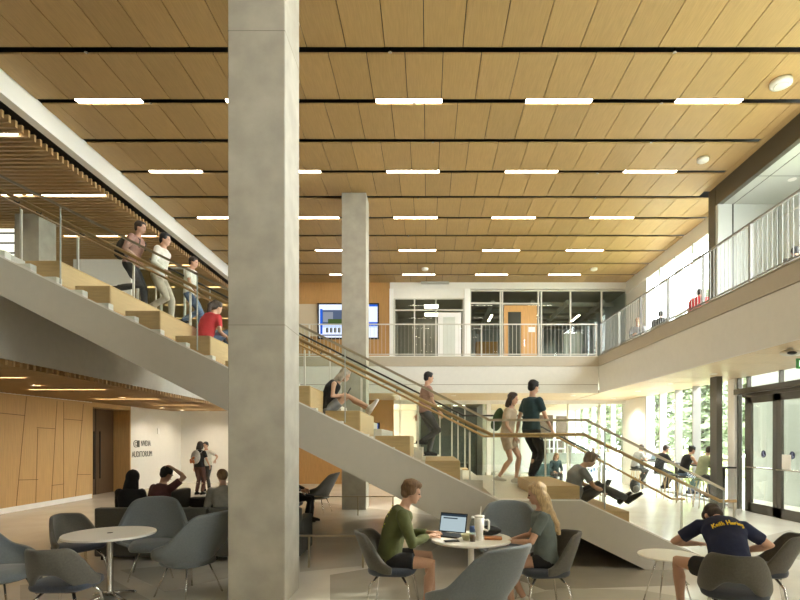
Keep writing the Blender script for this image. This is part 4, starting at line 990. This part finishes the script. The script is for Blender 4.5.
    for i, sg in ((0,-1),(1,1)):
        el, wt = arms[i][1], arms[i][2]; fd = (wt-el).normalized()
        if fdir and fdir[i]: fd = (fd*.3+D(fdir[i]).normalized()).normalized()
        pn = D(palm[i]) if palm else (-UP*.4-r*sg*.9)
        hand(hm, wt, fd, pn, s, -sg if True else sg, curl if not isinstance(curl,(tuple,list)) else curl[i], fine)
    PEOPLE.append((bo, vox*s*(.62 if fine else 1), 3, 0, hm))
    e = MB()
    for sg in (-1,1):
        e.ell(H(sg*.031,.078,-.002), (.0125*s,.009*s,.0065*s), ax, 10, 6)
    e.build('eye', M['eye'], bo, True)
    e = MB(); e.ell(H(0,.086,-.062), (.021*s,.007*s,.0055*s), ax, 10, 6); e.build('lip', M['lip'], bo, True)
    # clothes follow the body, a little larger
    if shirt:
        g = MB(); hem = spine[0].lerp(pts[0], 1-hemdrop/.07) if hemdrop < .07 else spine[0]
        sp2 = [pv-ds[0]*hemdrop*s]+pts[:-1]+[pts[-1]-nd*.012*s]; infl = .014
        ra = [rad[1],rad[1],rad[2],rad[3],rad[4],rad[5],(.070,.064)]
        g.tube(sp2, [((x+infl+.006)*s,(y+infl+.006)*s) for x, y in ra], n+4, flat=r)
        for i, sg in ((0,-1),(1,1)):
            shd, el, wt = arms[i]
            if sleeve == 'short': g.tube([shd-r*sg*.06*s, shd, shd.lerp(el,.4), shd.lerp(el,.68)], [.055*s,.066*fw*s,.062*fw*s,.060*fw*s], n); g.ell(shd, .064*fw*s, nu=12, nv=8)
            elif sleeve == 'long':
                g.tube([shd-r*sg*.06*s, shd, shd.lerp(el,.5), el, el.lerp(wt,.45), el.lerp(wt,.93)], [.055*s,.069*fw*s,.063*fw*s,.055*s,.050*s,.036*s], n); g.ell(shd, .067*fw*s, nu=12, nv=8); g.ell(el, .054*s, nu=10, nv=6)
            else: g.tube([shd-r*sg*.09*s, shd-r*sg*.03*s], [.055*s,.045*s], n)
        o = g.build('shirt', shirt, root, True); PEOPLE.append((o, vox*s*(.62 if fine else 1), 3, .007 if fine else .005, None))
    if pants:
        g = MB(); frac = {'long':1.0,'short':.58,'brief':.34,'knee':.95}[pl]
        g.tube([spine[0]-ds[0]*.01*s,pv,pts[1]-ds[0]*.03*s], [(.135*s,.105*s),(.176*s,.122*s),(.160*fw*s,.112*s)], n, flat=r); g.ell(spine[0], (.135*s,.10*s,.06*s), (r,f,UP), 12, 6)
        for i in (0,1):
            h_, kn, ak = legs[i][:3]
            if pl == 'long': g.tube([h_,h_.lerp(kn,.5),kn,kn.lerp(ak,.5),kn.lerp(ak,.97)], [.095*s,.086*s,.068*s,.062*s,.056*s], n); g.ell(kn, .068*s, nu=10, nv=6); g.ell(h_, .094*s, nu=12, nv=8)
            else: g.tube([h_,h_.lerp(kn,frac*.5),h_.lerp(kn,frac)], [.096*s,.092*s,.088*s], n); g.ell(h_, .095*s, nu=12, nv=8)
        o = g.build('trousers' if pl == 'long' else 'shorts', pants, root, True); PEOPLE.append((o, vox*s*(.62 if fine else 1), 3, .006, None))
    if shoes:
        for i in (0,1):
            ak, td, sh = legs[i][2], legs[i][3], legs[i][4]
            g = MB(); capsule(g, [ak-td*.05*s+sh*.038*s, ak+td*.05*s+sh*.040*s, ak+td*.13*s+sh*.058*s, ak+td*.185*s+sh*.062*s], [.043*s,.044*s,.040*s,.028*s], 10); capsule(g, [ak+sh*-.01*s, ak+sh*.03*s], [.042*s,.044*s], 10)
            o = g.build('shoe', shoes, root, True); PEOPLE.append((o, .012*s if fine else .016*s, 2, 0, None))
            sm = MB(); sm.tube([ak-td*.085*s+sh*.079*s, ak+td*.05*s+sh*.083*s, ak+td*.20*s+sh*.085*s], [(.038*s,.008*s),(.042*s,.008*s),(.034*s,.008*s)], 10, flat=td.cross(sh)); sm.build('sole', M['bright_white'] if shoes.name != 'cloth_black_shoe' else M['black'], o, True)
    if hair:
        g = MB()
        if hs != 'hood':
            g.ell(H(0,-.028,.036), (.084*s,.096*s,.090*s), ax, 18, 12); g.ell(H(0,.020,.084), (.062*s,.054*s,.032*s), ax, 14, 8); g.ell(H(0,-.055,-.015), (.074*s,.060*s,.075*s), ax, 14, 8)
            for sg in (-1,1): g.ell(H(sg*.070,-.002,.035), (.016*s,.045*s,.045*s), ax, 8, 6)
        if hs == 'mop':
            g.ell(H(0,.030,.082), (.070*s,.056*s,.042*s), ax, 14, 8); g.ell(H(0,-.02,.075), (.090*s,.098*s,.062*s), ax, 14, 8)
            for sg in (-1,1): g.ell(H(sg*.072,-.01,.02), (.022*s,.058*s,.055*s), ax, 8, 6)
        if hs == 'long':
            bk = -f*.05
            g.tube([H(0,-.05,.02), H(0,-.080,-.08), nb-f*.085*s-UP*.02*s, ch-f*.135*s-ds[3]*.0*s, pts[2]-f*.145*s+UP*.02*s], [(.085*s,.050*s),(.100*s,.058*s),(.115*s,.050*s),(.105*s,.036*s),(.060*s,.018*s)], 14, flat=r)
            for sg in (-1,1):
                for q0 in (.018,.05): g.tube([H(sg*.058,.008-q0,.05), H(sg*.080,-.015-q0,-.05), H(sg*.084,-.03-q0,-.13), nb+r*sg*.088*s-f*(.045+q0*.8)*s-UP*.06*s, ch+r*sg*.075*s-f*(.10+q0*.5)*s-UP*(.02+q0)*s], [(.034*s,.022*s),(.042*s,.026*s),(.046*s,.028*s),(.044*s,.026*s),(.014*s,.010*s)], 8, flat=f)
        if hs == 'shoulder':
            g.tube([H(0,-.05,.02), H(0,-.075,-.08), nb-f*.07*s], [(.088*s,.055*s),(.10*s,.06*s),(.105*s,.045*s)], 14, flat=r)
            for sg in (-1,1): g.tube([H(sg*.062,.0,.05), H(sg*.085,-.01,-.05), H(sg*.085,-.015,-.14)], [.030*s,.034*s,.028*s], 8)
        if hs == 'pony': g.tube([H(0,-.10,.03), H(0,-.145,-.02), nb-f*.11*s-UP*.06*s, ch-f*.135*s], [.030*s,.040*s,.036*s,.012*s], 10)
        if hs == 'bun': g.ell(H(0,-.125,.05), (.042*s,.042*s,.042*s), ax, 10, 8)
        if hs == 'hood':
            g.ell(H(0,-.02,.02), (.105*s,.112*s,.125*s), ax, 16, 12); g.tube([H(0,-.03,-.03), nb-f*.02*s-UP*.03*s], [(.10*s,.10*s),(.125*s,.10*s)], 12, flat=r)
        o = g.build('hood' if hs == 'hood' else 'hair', hair, bo if False else root, True); PEOPLE.append((o, vox*s*(.5 if fine else .8), 2, (.010 if fine else .006) if hs != 'hood' else 0, None))
    return dict(root=root, H=H, W=W, arms=arms, legs=legs, spine=pts, f=f, r=r, nb=nb, ds=ds, s=s, ch=ch, sho=sho)
def seat_pose(sh, kneef=.42, spread=.11): return dict(pelvis=(0,0,sh+.10), ank=((-spread,kneef,.08),(spread,kneef,.08)), kh=(0,.6,1))
def V(p, root): return Vector(p)-Vector(root.location)
black_shoe = cloth('black_shoe',(.015,.014,.013)); white_shoe = cloth('white_shoe',(.62,.60,.55))
blackc = cloth('black',(.014,.013,.013)); navy = cloth('navy',(.012,.017,.05)); green = cloth('olive_green',(.078,.086,.026)); teal = cloth('grey_green',(.13,.155,.14))
maroon = cloth('maroon',(.10,.035,.032)); red = cloth('red',(.48,.035,.04)); greyc = cloth('grey',(.20,.20,.21)); pink = cloth('dusty_pink',(.34,.20,.155)); whitec = cloth('white',(.66,.64,.56)); khaki = cloth('khaki',(.40,.36,.28)); jean = cloth('blue_denim',(.09,.13,.20)); charcoal = cloth('charcoal',(.055,.053,.05)); darkteal = cloth('dark_teal',(.02,.05,.06)); sand = cloth('sand',(.45,.36,.26)); palegreen = cloth('pale_green',(.28,.31,.19)); beige = cloth('beige_grey',(.27,.25,.20)); ltgrey = cloth('pale_grey',(.36,.36,.35))
hb = hairmat('brown',(.13,.07,.03)); hbl = hairmat('blonde',(.44,.31,.155)); hk = hairmat('black',(.012,.010,.009)); hd_ = hairmat('dark_brown',(.035,.020,.012)); hlb = hairmat('light_brown',(.22,.125,.055)); hgr = hairmat('ash',(.36,.31,.25))
# --- the man in green at the centre table, facing right
gx, gy = PX(389,5.36), 5.36
g1 = person('man in an olive green sweatshirt typing on a laptop at the centre table', (gx,gy,0), 84, 1.01, pelvis=(0,.0,.55), lean=12, curve=18, head_pitch=14, head_yaw=8,
    ank=((-.12,.46,.08),(.16,.36,.08)), kh=((-.15,.6,1),(.2,.6,1)), wr=((-.14,.42,.755),(.08,.40,.755)), eh=((-.7,-.5,-.8),(.8,-.4,-.8)), palm=((0,0,-1),(0,0,-1)), curl=.35,
    shirt=green, sleeve='long', pants=blackc, pl='short', shoes=black_shoe, hair=hb, hs='mop', vox=.016, fine=True, hemdrop=.07)
# --- the blonde woman, facing left
wx, wy = PX(546,5.30), 5.30
g2 = person('blonde woman in a grey green tee and black shorts at the centre table', (wx,wy,0), 278, .95, pelvis=(0,.0,.58), lean=3, curve=8, head_pitch=12, head_yaw=2,
    ank=((-.10,.36,.08),(.12,.22,.08)), kh=((0,.6,1),(0,.6,1)), wr=((-.08,.36,.76),(.08,.33,.76)), eh=((-.9,-.3,-.8),(.9,-.3,-.8)), palm=((0,0,-1),(0,0,-1)), curl=.4,
    shirt=teal, sleeve='short', pants=blackc, pl='brief', shoes=white_shoe, hair=hbl, hs='long', fem=True, vox=.016, fine=True)
# --- the man in navy at the right, seen from behind
nx, ny = PX(731,4.72), 4.72
g3 = person('man in a navy tee with yellow script bending forward on a chair at lower right', (nx,ny,0), 16, 1.06, pelvis=(0,.0,.55), lean=36, curve=40, head_pitch=70, head_yaw=-10,
    ank=((-.33,.34,.09),(.20,.40,.09)), kh=((-.5,.5,1),(.4,.6,1)), wr=((-.16,.50,.66),(.20,.46,.62)), eh=((-1,-.1,-.3),(1,-.1,-.3)), palm=((0,0,-1),(0,0,-1)), curl=.5,
    shirt=navy, sleeve='short', pants=blackc, pl='short', shoes=white_shoe, hair=hd_, hs='short', vox=.016, fine=True, hemdrop=.05)
# yellow handwriting across his back
def back_pt(u, v):                                   # u to the right, v up along the spine, on the back of the shirt
    sp_ = g3['spine']; d = g3['ds'][3]; base = sp_[3]+d*(.035+v)*1.03; n = (g3['r'].cross(d)).normalized()
    back = -n if n.dot(g3['f']) > 0 else n
    dep = .157*math.sqrt(max(.05,1-(u/.215)**2))
    return base+g3['r']*u+back*dep
M['script'] = mat('script_yellow',(.75,.52,.02),.7)
strokes = [[(0,1),(.02,.5),(.0,0)],[(.45,1.0),(.05,.45),(.5,0)],   # K
 [(.62,.3),(.95,.4),(.85,.6),(.65,.45),(.7,.1),(1.0,.1)],[(1.15,.55),(1.15,.05)],[(1.15,.78),(1.17,.8)],[(1.42,.95),(1.40,.1),(1.55,.05)],[(1.25,.55),(1.62,.6)],
 [(1.75,1.0),(1.75,.05)],[(1.75,.45),(1.95,.55),(2.05,.05)],
 [(2.65,1.15),(2.62,.0)],[(3.2,1.2),(3.18,.05)],[(2.62,.55),(3.2,.62)],
 [(3.72,.5),(3.45,.5),(3.42,.1),(3.7,.15),(3.74,.55),(3.85,.1)],[(4.0,.6),(4.0,.1)],[(4.0,.4),(4.2,.6),(4.35,.55)],[(4.5,.6),(4.52,.1)],[(4.5,.85),(4.52,.87)],[(4.72,.6),(4.72,.1)],[(4.72,.45),(4.95,.6),(5.0,.1)],
 [(5.45,.6),(5.2,.5),(5.2,.2),(5.42,.25),(5.5,.62),(5.45,-.3),(5.15,-.4)]]
b = MB()
for st_ in strokes:
    pp = []
    for (x, y), (x2, y2) in zip(st_, st_[1:]):
        for k in range(3): pp.append((x+(x2-x)*k/3, y+(y2-y)*k/3))
    pp.append(st_[-1]); pts_ = [back_pt((x-2.75)*.048, (y-.5)*.062-.115+(x-2.75)*.008) for x, y in pp]
    if len(pts_) < 2: continue
    b.tube(pts_, .0052, 6)
SCRIPT = b.build('back_lettering', M['script'], g3['root'])
M['print'] = mat('print_lime',(.42,.46,.05),.7); q = MB()
for i, (u, v) in enumerate([(-.05,.10),(-.03,.06),(-.06,.02),(-.04,-.02),(-.05,-.06),(-.03,-.10),(-.06,-.14)]):
    d_ = g1['ds'][3]; n_ = -(g1['r'].cross(d_)).normalized(); n_ = n_ if n_.dot(g1['f']) < 0 else -n_
    c_ = g1['spine'][3]+d_*(.03+v)+g1['r']*(u+.10)+n_*(.128 if v > -.05 else .118); q.ell(c_, (.020,.006,.010), (g1['r'],n_,d_), 8, 6)
q.build('back_print', M['print'], g1['root'], True)
# --- people on the stair
SZ = 2.16                                            # top of the seat block the woman reclines on
g4 = person('woman in a black top reclining along an oak seat block with her phone', (PX(328,8.2),8.2,SZ), 88, .88, pelvis=(0,0,.10), lean=4, curve=46, head_pitch=30,
    ank=((-.06,.70,.07),(.10,.74,.10)), kh=((0,0,1),(0,0,1)), toe=((-.2,.5,1),(.2,.6,1)), wr=((-.10,.26,.33),(.12,.28,.33)), eh=((-.8,-.4,-.8),(.8,-.4,-.8)), curl=.7,
    shirt=blackc, sleeve='none', pants=greyc, pl='short', shoes=white_shoe, hair=hgr, hs='shoulder', fem=True)
g5 = person('man in a grey tee sitting with outstretched legs on the landing seat block', (2.29,8.05,.757), 86, .98, pelvis=(0,0,.10), lean=-10, curve=58, head_pitch=34,
    ank=((-.08,.74,.06),(.12,.78,.08)), kh=((0,0,1),(0,0,1)), toe=((-.1,.7,.6),(.3,.7,.6)), wr=((-.12,.40,.22),(.12,.40,.22)), eh=((-.8,-.3,-.7),(.8,-.3,-.7)), curl=.6,
    shirt=greyc, sleeve='short', pants=charcoal, pl='long', shoes=black_shoe, hair=hb, hs='mop')
def tz(x): return tread_z(x)
def walker(lab, px, d, face, s, stride, shirt, sleeve, pants, pl, shoes, hair, hs, lean=4, wr=None, **kw):
    x = PX(px, d); z0 = tz(x); xf, xb = x+math.sin(math.radians(face))*stride, x-math.sin(math.radians(face))*stride
    zf, zb = (tz(xf)-z0)/s, (tz(xb)-z0)/s
    lo = min(zf, zb)
    return person(lab, (x,d,z0+0.0), face, s, pelvis=(0,.0,.925+min(zf,zb,0)*.9), lean=lean, curve=4, head_pitch=10, ank=((-.09,stride,.085+zf),(.09,-stride,.12+zb)), kh=(0,1,.1),
        wr=wr or ((-.24,-.10,.86+lo*.6),(.24,.24,.90+lo*.6)), shirt=shirt, sleeve=sleeve, pants=pants, pl=pl, shoes=shoes, hair=hair, hs=hs, **kw)
g6 = walker('person in a dusty pink top with a dark backpack descending the upper stair', 131, 9.75, 90, 1.02, .20, pink, 'long', charcoal, 'long', black_shoe, hd_, 'short', 14)
g7 = walker('person in a white shirt and khaki trousers descending the upper stair', 159, 9.9, 90, 1.02, .18, whitec, 'long', khaki, 'long', white_shoe, hk, 'short', 8)
g8 = walker('person in a white tee and blue jeans farthest down the upper stair', 190, 10.8, 90, .95, .12, whitec, 'short', jean, 'long', black_shoe, hd_, 'short')
g9 = walker('person in a dusty pink tee and dark trousers on the middle of the stair', 425, 10.6, 75, 1.0, .10, pink, 'short', charcoal, 'long', black_shoe, hk, 'short', 4)
g10 = walker('woman in a sand coloured top and shorts with a green bag on the landing', 507, 9.6, 120, .98, .14, sand, 'short', sand, 'short', white_shoe, hd_, 'shoulder', 8, fem=True)
g11 = walker('man in a dark teal tee and black trousers on the landing', 531, 9.7, 60, 1.12, .07, darkteal, 'short', blackc, 'long', black_shoe, hk, 'short', 2)
# the dark backpack of the first walker and the green bag of the woman
def pack(lab, g, m, name='backpack', wd=.15, off=.17, straps=True, dz=0):
    c = g['root'].location+g['ch']-g['ds'][3]*.06-g['f']*off; t = thing(name, lab, 'backpack' if name == 'backpack' else 'bag', c)
    ax = (g['r'], g['f'], g['ds'][3]); MB().ell((0,0,dz),(wd,.10,.22),ax).build('body', m, t, True); MB().ell(Vector((0,0,dz-.07))-g['f']*.08,(wd*.75,.05,.11),ax).build('pocket', m, t, True)
    if straps:
        for sg in (-1,1):
            o = g['r']*sg*.10; MB().tube([o+g['f']*(off-.12)+g['ds'][3]*.12+UP*dz, o+g['f']*(off-.02)+g['ds'][3]*.215, o+g['f']*(off+.12)+g['ds'][3]*.13, o+g['f']*(off+.145)-g['ds'][3]*.02], .012, 6).build('strap', m, t)
    return t
pack('dark backpack on the walker in dusty pink on the upper stair', g6, charcoal, off=.225)
pack('green shoulder bag at the side of the woman on the landing', g10, cloth('leaf_green',(.05,.09,.035)), 'shoulder_bag', .11, .22, False)
# --- the woman in red seated on an upper block
zr = edges[5][1]
g12 = person('woman in a red top with a dark ponytail seated on an upper oak block', (PX(205,8.2),8.2,zr), 24, .95, pelvis=(0,0,.10), lean=10, curve=26, head_pitch=18, head_yaw=10,
    ank=((-.1,.70,.07),(.12,.72,.08)), kh=(0,.3,1), wr=((-.14,.30,.24),(.16,.30,.24)), shirt=red, sleeve='short', pants=jean, pl='long', shoes=white_shoe, hair=hd_, hs='pony', fem=True)
# --- lower left lounge
S = dict(fine=False)
g13 = person('person in a black hooded top sitting on the sofa at lower left', (PX(128,8.0),8.0,0), -4, .95, pelvis=(0,0,.535), lean=6, curve=14, head_pitch=16, ank=((-.1,.44,.08),(.1,.44,.08)), kh=(0,.6,1), wr=((-.14,.36,.62),(.14,.36,.62)), shirt=blackc, sleeve='long', pants=blackc, hair=blackc, hs='hood', shoes=black_shoe)
g14 = person('man in a maroon tee on the sofa with one hand on his head', (PX(158,8.15),8.15,0), 22, 1.0, pelvis=(0,0,.535), lean=6, curve=12, head_pitch=22, head_yaw=12, ank=((-.12,.44,.08),(.12,.44,.08)), kh=(0,.6,1), wr=((-.2,.30,.62),(.15,.16,1.29)), eh=((-.8,-.4,-.8),(1,.25,-.1)), fdir=(None,(-.8,-.3,.5)), palm=((0,0,-1),(-1,-.3,-.4)), shirt=maroon, sleeve='short', pants=charcoal, hair=hk, hs='short', shoes=white_shoe)
g15 = person('person in a beige grey top on the sofa partly behind the foreground column', (PX(224,8.05),8.05,0), -28, .98, pelvis=(0,0,.535), lean=8, curve=16, head_pitch=30, ank=((-.1,.44,.08),(.1,.44,.08)), kh=(0,.6,1), wr=((-.16,.36,.64),(.14,.36,.64)), shirt=beige, sleeve='long', pants=charcoal, hair=hlb, hs='short', shoes=black_shoe)
xb, yb = PX(199.5,16.4), 16.4
g16 = person('woman with long dark hair and a pale patterned backpack standing by the white wall', (xb,yb,0), 8, .96, lean=2, curve=3, head_pitch=6, wr=((-.26,.12,.88),(.26,.16,.95)), shirt=blackc, sleeve='short', pants=cloth('wine',(.10,.045,.035)), hair=hd_, hs='shoulder', shoes=black_shoe, fem=True)
pk = pack('pale backpack with orange patches worn by the standing woman', g16, cloth('backpack_grey',(.38,.36,.33)), off=.22)
q = MB()
for i in range(9): q.ell(-g16['f']*(.135)+g16['r']*random.uniform(-.09,.09)+UP*random.uniform(-.17,-.01), (.035,.022,.04), (g16['r'],g16['f'],UP), 8, 6)
q.build('orange_patch', cloth('orange',(.45,.16,.07)), pk, True)
g17 = person('person with short dark hair gesturing behind the woman with the pale backpack', (PX(207,17.4),17.4,0), 188, .95, lean=4, curve=4, head_pitch=10, wr=((-.46,.24,1.12),(.30,.2,.95)), eh=((-1,-.4,-.6),(1,-.4,-.6)), shirt=whitec, sleeve='short', pants=charcoal, hair=hk, hs='short', shoes=black_shoe)
# --- window counter, seated on the stools and facing the glass
def at_bar(lab, y, shirt, hair, hs, pants, sleeve='short', face=80, fem=False, skin='skin'):
    return person(lab, (6.98,y,0), face, .97, pelvis=(0,0,.875), lean=14, curve=20, head_pitch=22, ank=((-.1,.24,.34),(.1,.20,.34)), kh=(0,.8,.6), wr=((-.14,.42,1.12),(.14,.42,1.12)), eh=((-.8,-.3,-.7),(.8,-.3,-.7)), shirt=shirt, sleeve=sleeve, pants=pants, shoes=black_shoe, hair=hair, hs=hs, fem=fem, skin=skin)
at_bar('man in a grey shirt on the farthest bar stool at the window counter', 17.55, ltgrey, hd_, 'short', charcoal)
at_bar('man in a black shirt leaning on the window counter', 15.75, blackc, hd_, 'short', charcoal, 'long')
at_bar('woman in a black tank top with tied back hair at the window counter', 14.2, blackc, hk, 'bun', jean, 'none', fem=True, skin='skin')
at_bar('person in a pale green tee beside the dark steel column', 13.3, palegreen, hd_, 'short', charcoal)
# --- upper right balcony, seated beyond the railing
def upstairs(lab, px, d, X, face, shirt, hair, hs, s=.98):
    return person(lab, (X,d,Z2), face, s, pelvis=(0,0,.55), lean=16, curve=20, head_pitch=24, ank=((-.1,.40,.08),(.1,.40,.08)), kh=(0,.6,1), wr=((-.14,.36,.72),(.14,.36,.72)), shirt=shirt, sleeve='long', pants=charcoal, shoes=black_shoe, hair=hair, hs=hs)
def ben(lab, X, d):
    t = thing('lounge_stool', lab, 'stool', (X,d,Z2)); MB().lathe([(.24,0),(.26,.02),(.26,.40),(.22,.435),(.02,.44)], (0,0,0), 24).build('seat', M['fabric_sofa'], t, True); return t
for lab, sl, px, X, sh, hr_ in (('short haired person in grey seated on the far right balcony','round dark stool under the person in grey on the far right balcony',637.5,7.0,greyc,hlb),('person in black seated on the right balcony next to the person in grey','round dark stool under the person in black on the right balcony',660,7.15,blackc,hk),('person in a red jacket seated on the right balcony near the dark steel column','round dark stool under the person in the red jacket',699,7.1,red,hk),('person with black hair seated on the near right balcony','round dark stool under the near right balcony sitter',797,7.5,charcoal,hk)):
    d = X*F/(px-X0); ben(sl, X, d); upstairs(lab, px, d, X, 200 if sh is greyc else 30, sh, hr_, 'short')
# --- far background
g18 = person('person with brown hair seated on the teal seat beyond the landing', (PX(553,18.9)+.05,18.85,0), 175, .97, pelvis=(0,0,.53), lean=10, curve=14, head_pitch=22, ank=((-.1,.44,.08),(.1,.44,.08)), kh=(0,.6,1), wr=((-.14,.36,.62),(.14,.36,.62)), shirt=darkteal, sleeve='long', pants=charcoal, hair=hlb, hs='shoulder', shoes=black_shoe, fem=True)
for px, lab, sh in ((593,'person behind the reception counter left of the far mullion',darkteal),(608,'person behind the reception counter right of the far mullion',charcoal)):
    person(lab, (PX(px,24.3),24.3,0), 180, .95, pelvis=(0,0,.62), lean=6, curve=8, head_pitch=10, ank=((-.1,.40,.08),(.1,.40,.08)), kh=(0,.6,1), wr=((-.14,.30,.75),(.14,.30,.75)), shirt=sh, pants=charcoal, hair=hlb, hs='short', shoes=black_shoe)
g19 = person('person in dark clothes half hidden right behind the foreground column', (PX(290,11.1),11.1,0), 92, .97, pelvis=(0,.02,.58), lean=-6, curve=10, head_pitch=10, ank=((-.1,.44,.08),(.1,.40,.08)), kh=(0,.6,1), wr=((-.14,.30,.70),(.14,.30,.70)), shirt=charcoal, sleeve='long', pants=blackc, hair=hk, hs='short', shoes=black_shoe)
# phones and tablets in hand
def handheld(lab, g, w, h, name, cat):
    c = (g['arms'][0][2]+g['arms'][1][2])/2+g['f']*.09+UP*.05; t = thing(name, lab, cat, g['root'].location+c)
    d = (UP*.8+g['f']*.45).normalized(); n = g['r'].cross(d)
    b = MB(); b.prism([-g['r']*w-d*h, g['r']*w-d*h, g['r']*w+d*h, -g['r']*w+d*h], n*.009); b.build('case', M['black'], t); return t
handheld('phone held by the woman reclining on the oak seat block', g4, .04, .075, 'phone', 'phone')
handheld('tablet held by the man with outstretched legs on the landing', g5, .085, .115, 'tablet', 'tablet')
# ---------------------------------------------------------------- grow the surfaces
for o, vx, sm, nz, hm in PEOPLE:
    m = o.modifiers.new('r','REMESH'); m.mode = 'VOXEL'; m.voxel_size = max(vx,.009)
    m2 = o.modifiers.new('s','SMOOTH'); m2.iterations = sm*2; m2.factor = .5
dg = bpy.context.evaluated_depsgraph_get(); dg.update()
done = []
for o, vx, sm, nz, hm in PEOPLE: done.append(bpy.data.meshes.new_from_object(o.evaluated_get(dg)))
for (o, vx, sm, nz, hm), me in zip(PEOPLE, done):
    o.modifiers.clear(); old = o.data; o.data = me; me.name = o.name
    if nz:
        for v in me.vertices:
            k = noise.noise(v.co*(9 if 'hair' not in o.name else 16)+Vector((len(me.vertices)*.01,0,0)))+.5*noise.noise(v.co*21)
            v.co += v.normal*(k*nz)
    if hm:
        bm = bmesh.new(); bm.from_mesh(me); vv = [bm.verts.new(v) for v in hm.v]
        for f_ in hm.f:
            try: bm.faces.new([vv[i] for i in f_])
            except ValueError: pass
        bm.normal_update(); bm.to_mesh(me); bm.free()
    me.polygons.foreach_set('use_smooth', [True]*len(me.polygons))
    bpy.data.meshes.remove(old)
SKY, SUN, EXPO = 20, 6, 0.1
# ================================================================ outside, light and camera
M['lawn'] = mat('lawn', (.22,.28,.10), .9, noise_amt=.3, noise_scale=3)
struct(MB().box(XW+.35,60,-10,50,-.35,-.05).build('ground', M['lawn']))
M['leaf'] = mat('leaf', (.16,.20,.10), .8, noise_amt=.4, noise_scale=3, island=.35); M['leaf2'] = mat('leaf_light', (.28,.34,.12), .8, noise_amt=.4, noise_scale=3, island=.35)
M['trunk'] = mat('trunk', (.06,.045,.03), .9)
def tree(x, y, h, r, lab, grp, mm, name='tree', n=900):
    t = thing(name, lab, 'tree' if name == 'tree' else 'shrub', (x,y,-.05), 0, grp)
    rnd = random.Random(int(x*100+y*7)); b = MB()
    for i in range(n):
        u = rnd.random()**.8; zz = h*(.1+.9*u); rr = r*math.sqrt(rnd.random())*(1-u*.85 if name == 'tree' else math.sqrt(max(0.05,1-(u*1.0)**2))); a = rnd.random()*2*PI
        c = Vector((rr*math.cos(a), rr*math.sin(a), zz)); s = .10*h**.5*(.5+rnd.random())
        e1 = Vector((rnd.uniform(-1,1),rnd.uniform(-1,1),rnd.uniform(-.6,.6))).normalized(); e2 = e1.orthogonal().normalized()
        b.add([c-e1*s, c+e2*s*.45, c+e1*s, c-e2*s*.45], [(0,1,2,3)])
    b.build('foliage', mm, t); MB().tube([(0,0,0),(0,0,h*.8)], [.02*h,.006*h], 8).build('trunk', M['trunk'], t)
MORE_TREES = [(21,39,13,3.0,'large hazy tree filling the far window pane'),(26,45,14,3.2,'large hazy tree filling the second window pane'),(25,36,13,3.0,'large hazy tree behind the third window pane'),(24,29.5,13,2.9,'large hazy tree behind the pane nearest the steel column'),(13,42.5,11,2.6,'tall tree outside the far end of the reception glazing')]
for i, (x, y, h, r, lab) in enumerate(MORE_TREES+[(15,34,9,2.3,'tall dark conifer outside the window wall, farthest to the left'),(14.5,27.5,8,2.0,'conifer outside the window wall behind the second pane'),(19,32,10,2.3,'tall conifer farther out behind the third window pane'),(15,23.5,7.5,1.9,'conifer outside the window wall nearest the dark steel column'),(19,48,12,3.0,'broad tree far outside the window wall'),(12,35.5,7,1.8,'conifer beyond the far end of the glazing')]):
    tree(x, y, h, r, lab, 'conifers outside the windows', M['leaf'], n=1900)
for i, (x, y) in enumerate([(10.6,20.6),(11.3,22.4),(12.3,24.6),(11.9,26.6),(10.2,18.6)]):
    tree(x, y, 1.3, 1.0, 'bright green bush outside the window wall, %s from the left of five' % ORD[[2,3,4,0,1].index([0,1,2,3,4].index(i)) if False else i], 'bushes outside the windows', M['leaf2'], 'shrub', 500)
w = bpy.data.worlds.new('world'); bpy.context.scene.world = w; w.use_nodes = True
bg = w.node_tree.nodes['Background']; bg.inputs[0].default_value = (.93,.97,1.0,1); bg.inputs[1].default_value = SKY
sun = bpy.data.lights.new('sun','SUN'); sun.energy = SUN; sun.angle = .02; sun.color = (1,.95,.85)
so_ = bpy.data.objects.new('sun', sun); C.objects.link(so_); so_.rotation_euler = Vector((-.80,-.38,-.60)).to_track_quat('-Z','Y').to_euler()
cam = bpy.data.cameras.new('camera'); co = bpy.data.objects.new('camera', cam); C.objects.link(co)
co.location = (0,0,EYE); co.rotation_euler = (PI/2,0,0)
cam.sensor_fit = 'HORIZONTAL'; cam.sensor_width = 36; cam.lens = 36*F/800
cam.shift_x = (400-X0)/800; cam.shift_y = (H0-300)/800; cam.clip_end = 500
sc = bpy.context.scene; sc.camera = co
sc.view_settings.view_transform = 'Standard'; sc.view_settings.look = 'None'; sc.view_settings.gamma = 1
sc.view_settings.use_curve_mapping = False; sc.view_settings.exposure = EXPO
sc.cycles.use_denoising = True; sc.cycles.max_bounces = 10; sc.cycles.diffuse_bounces = 5; sc.cycles.glossy_bounces = 4
sc.cycles.transparent_max_bounces = 24; sc.cycles.sample_clamp_indirect = 8; sc.cycles.caustics_reflective = False; sc.cycles.caustics_refractive = False
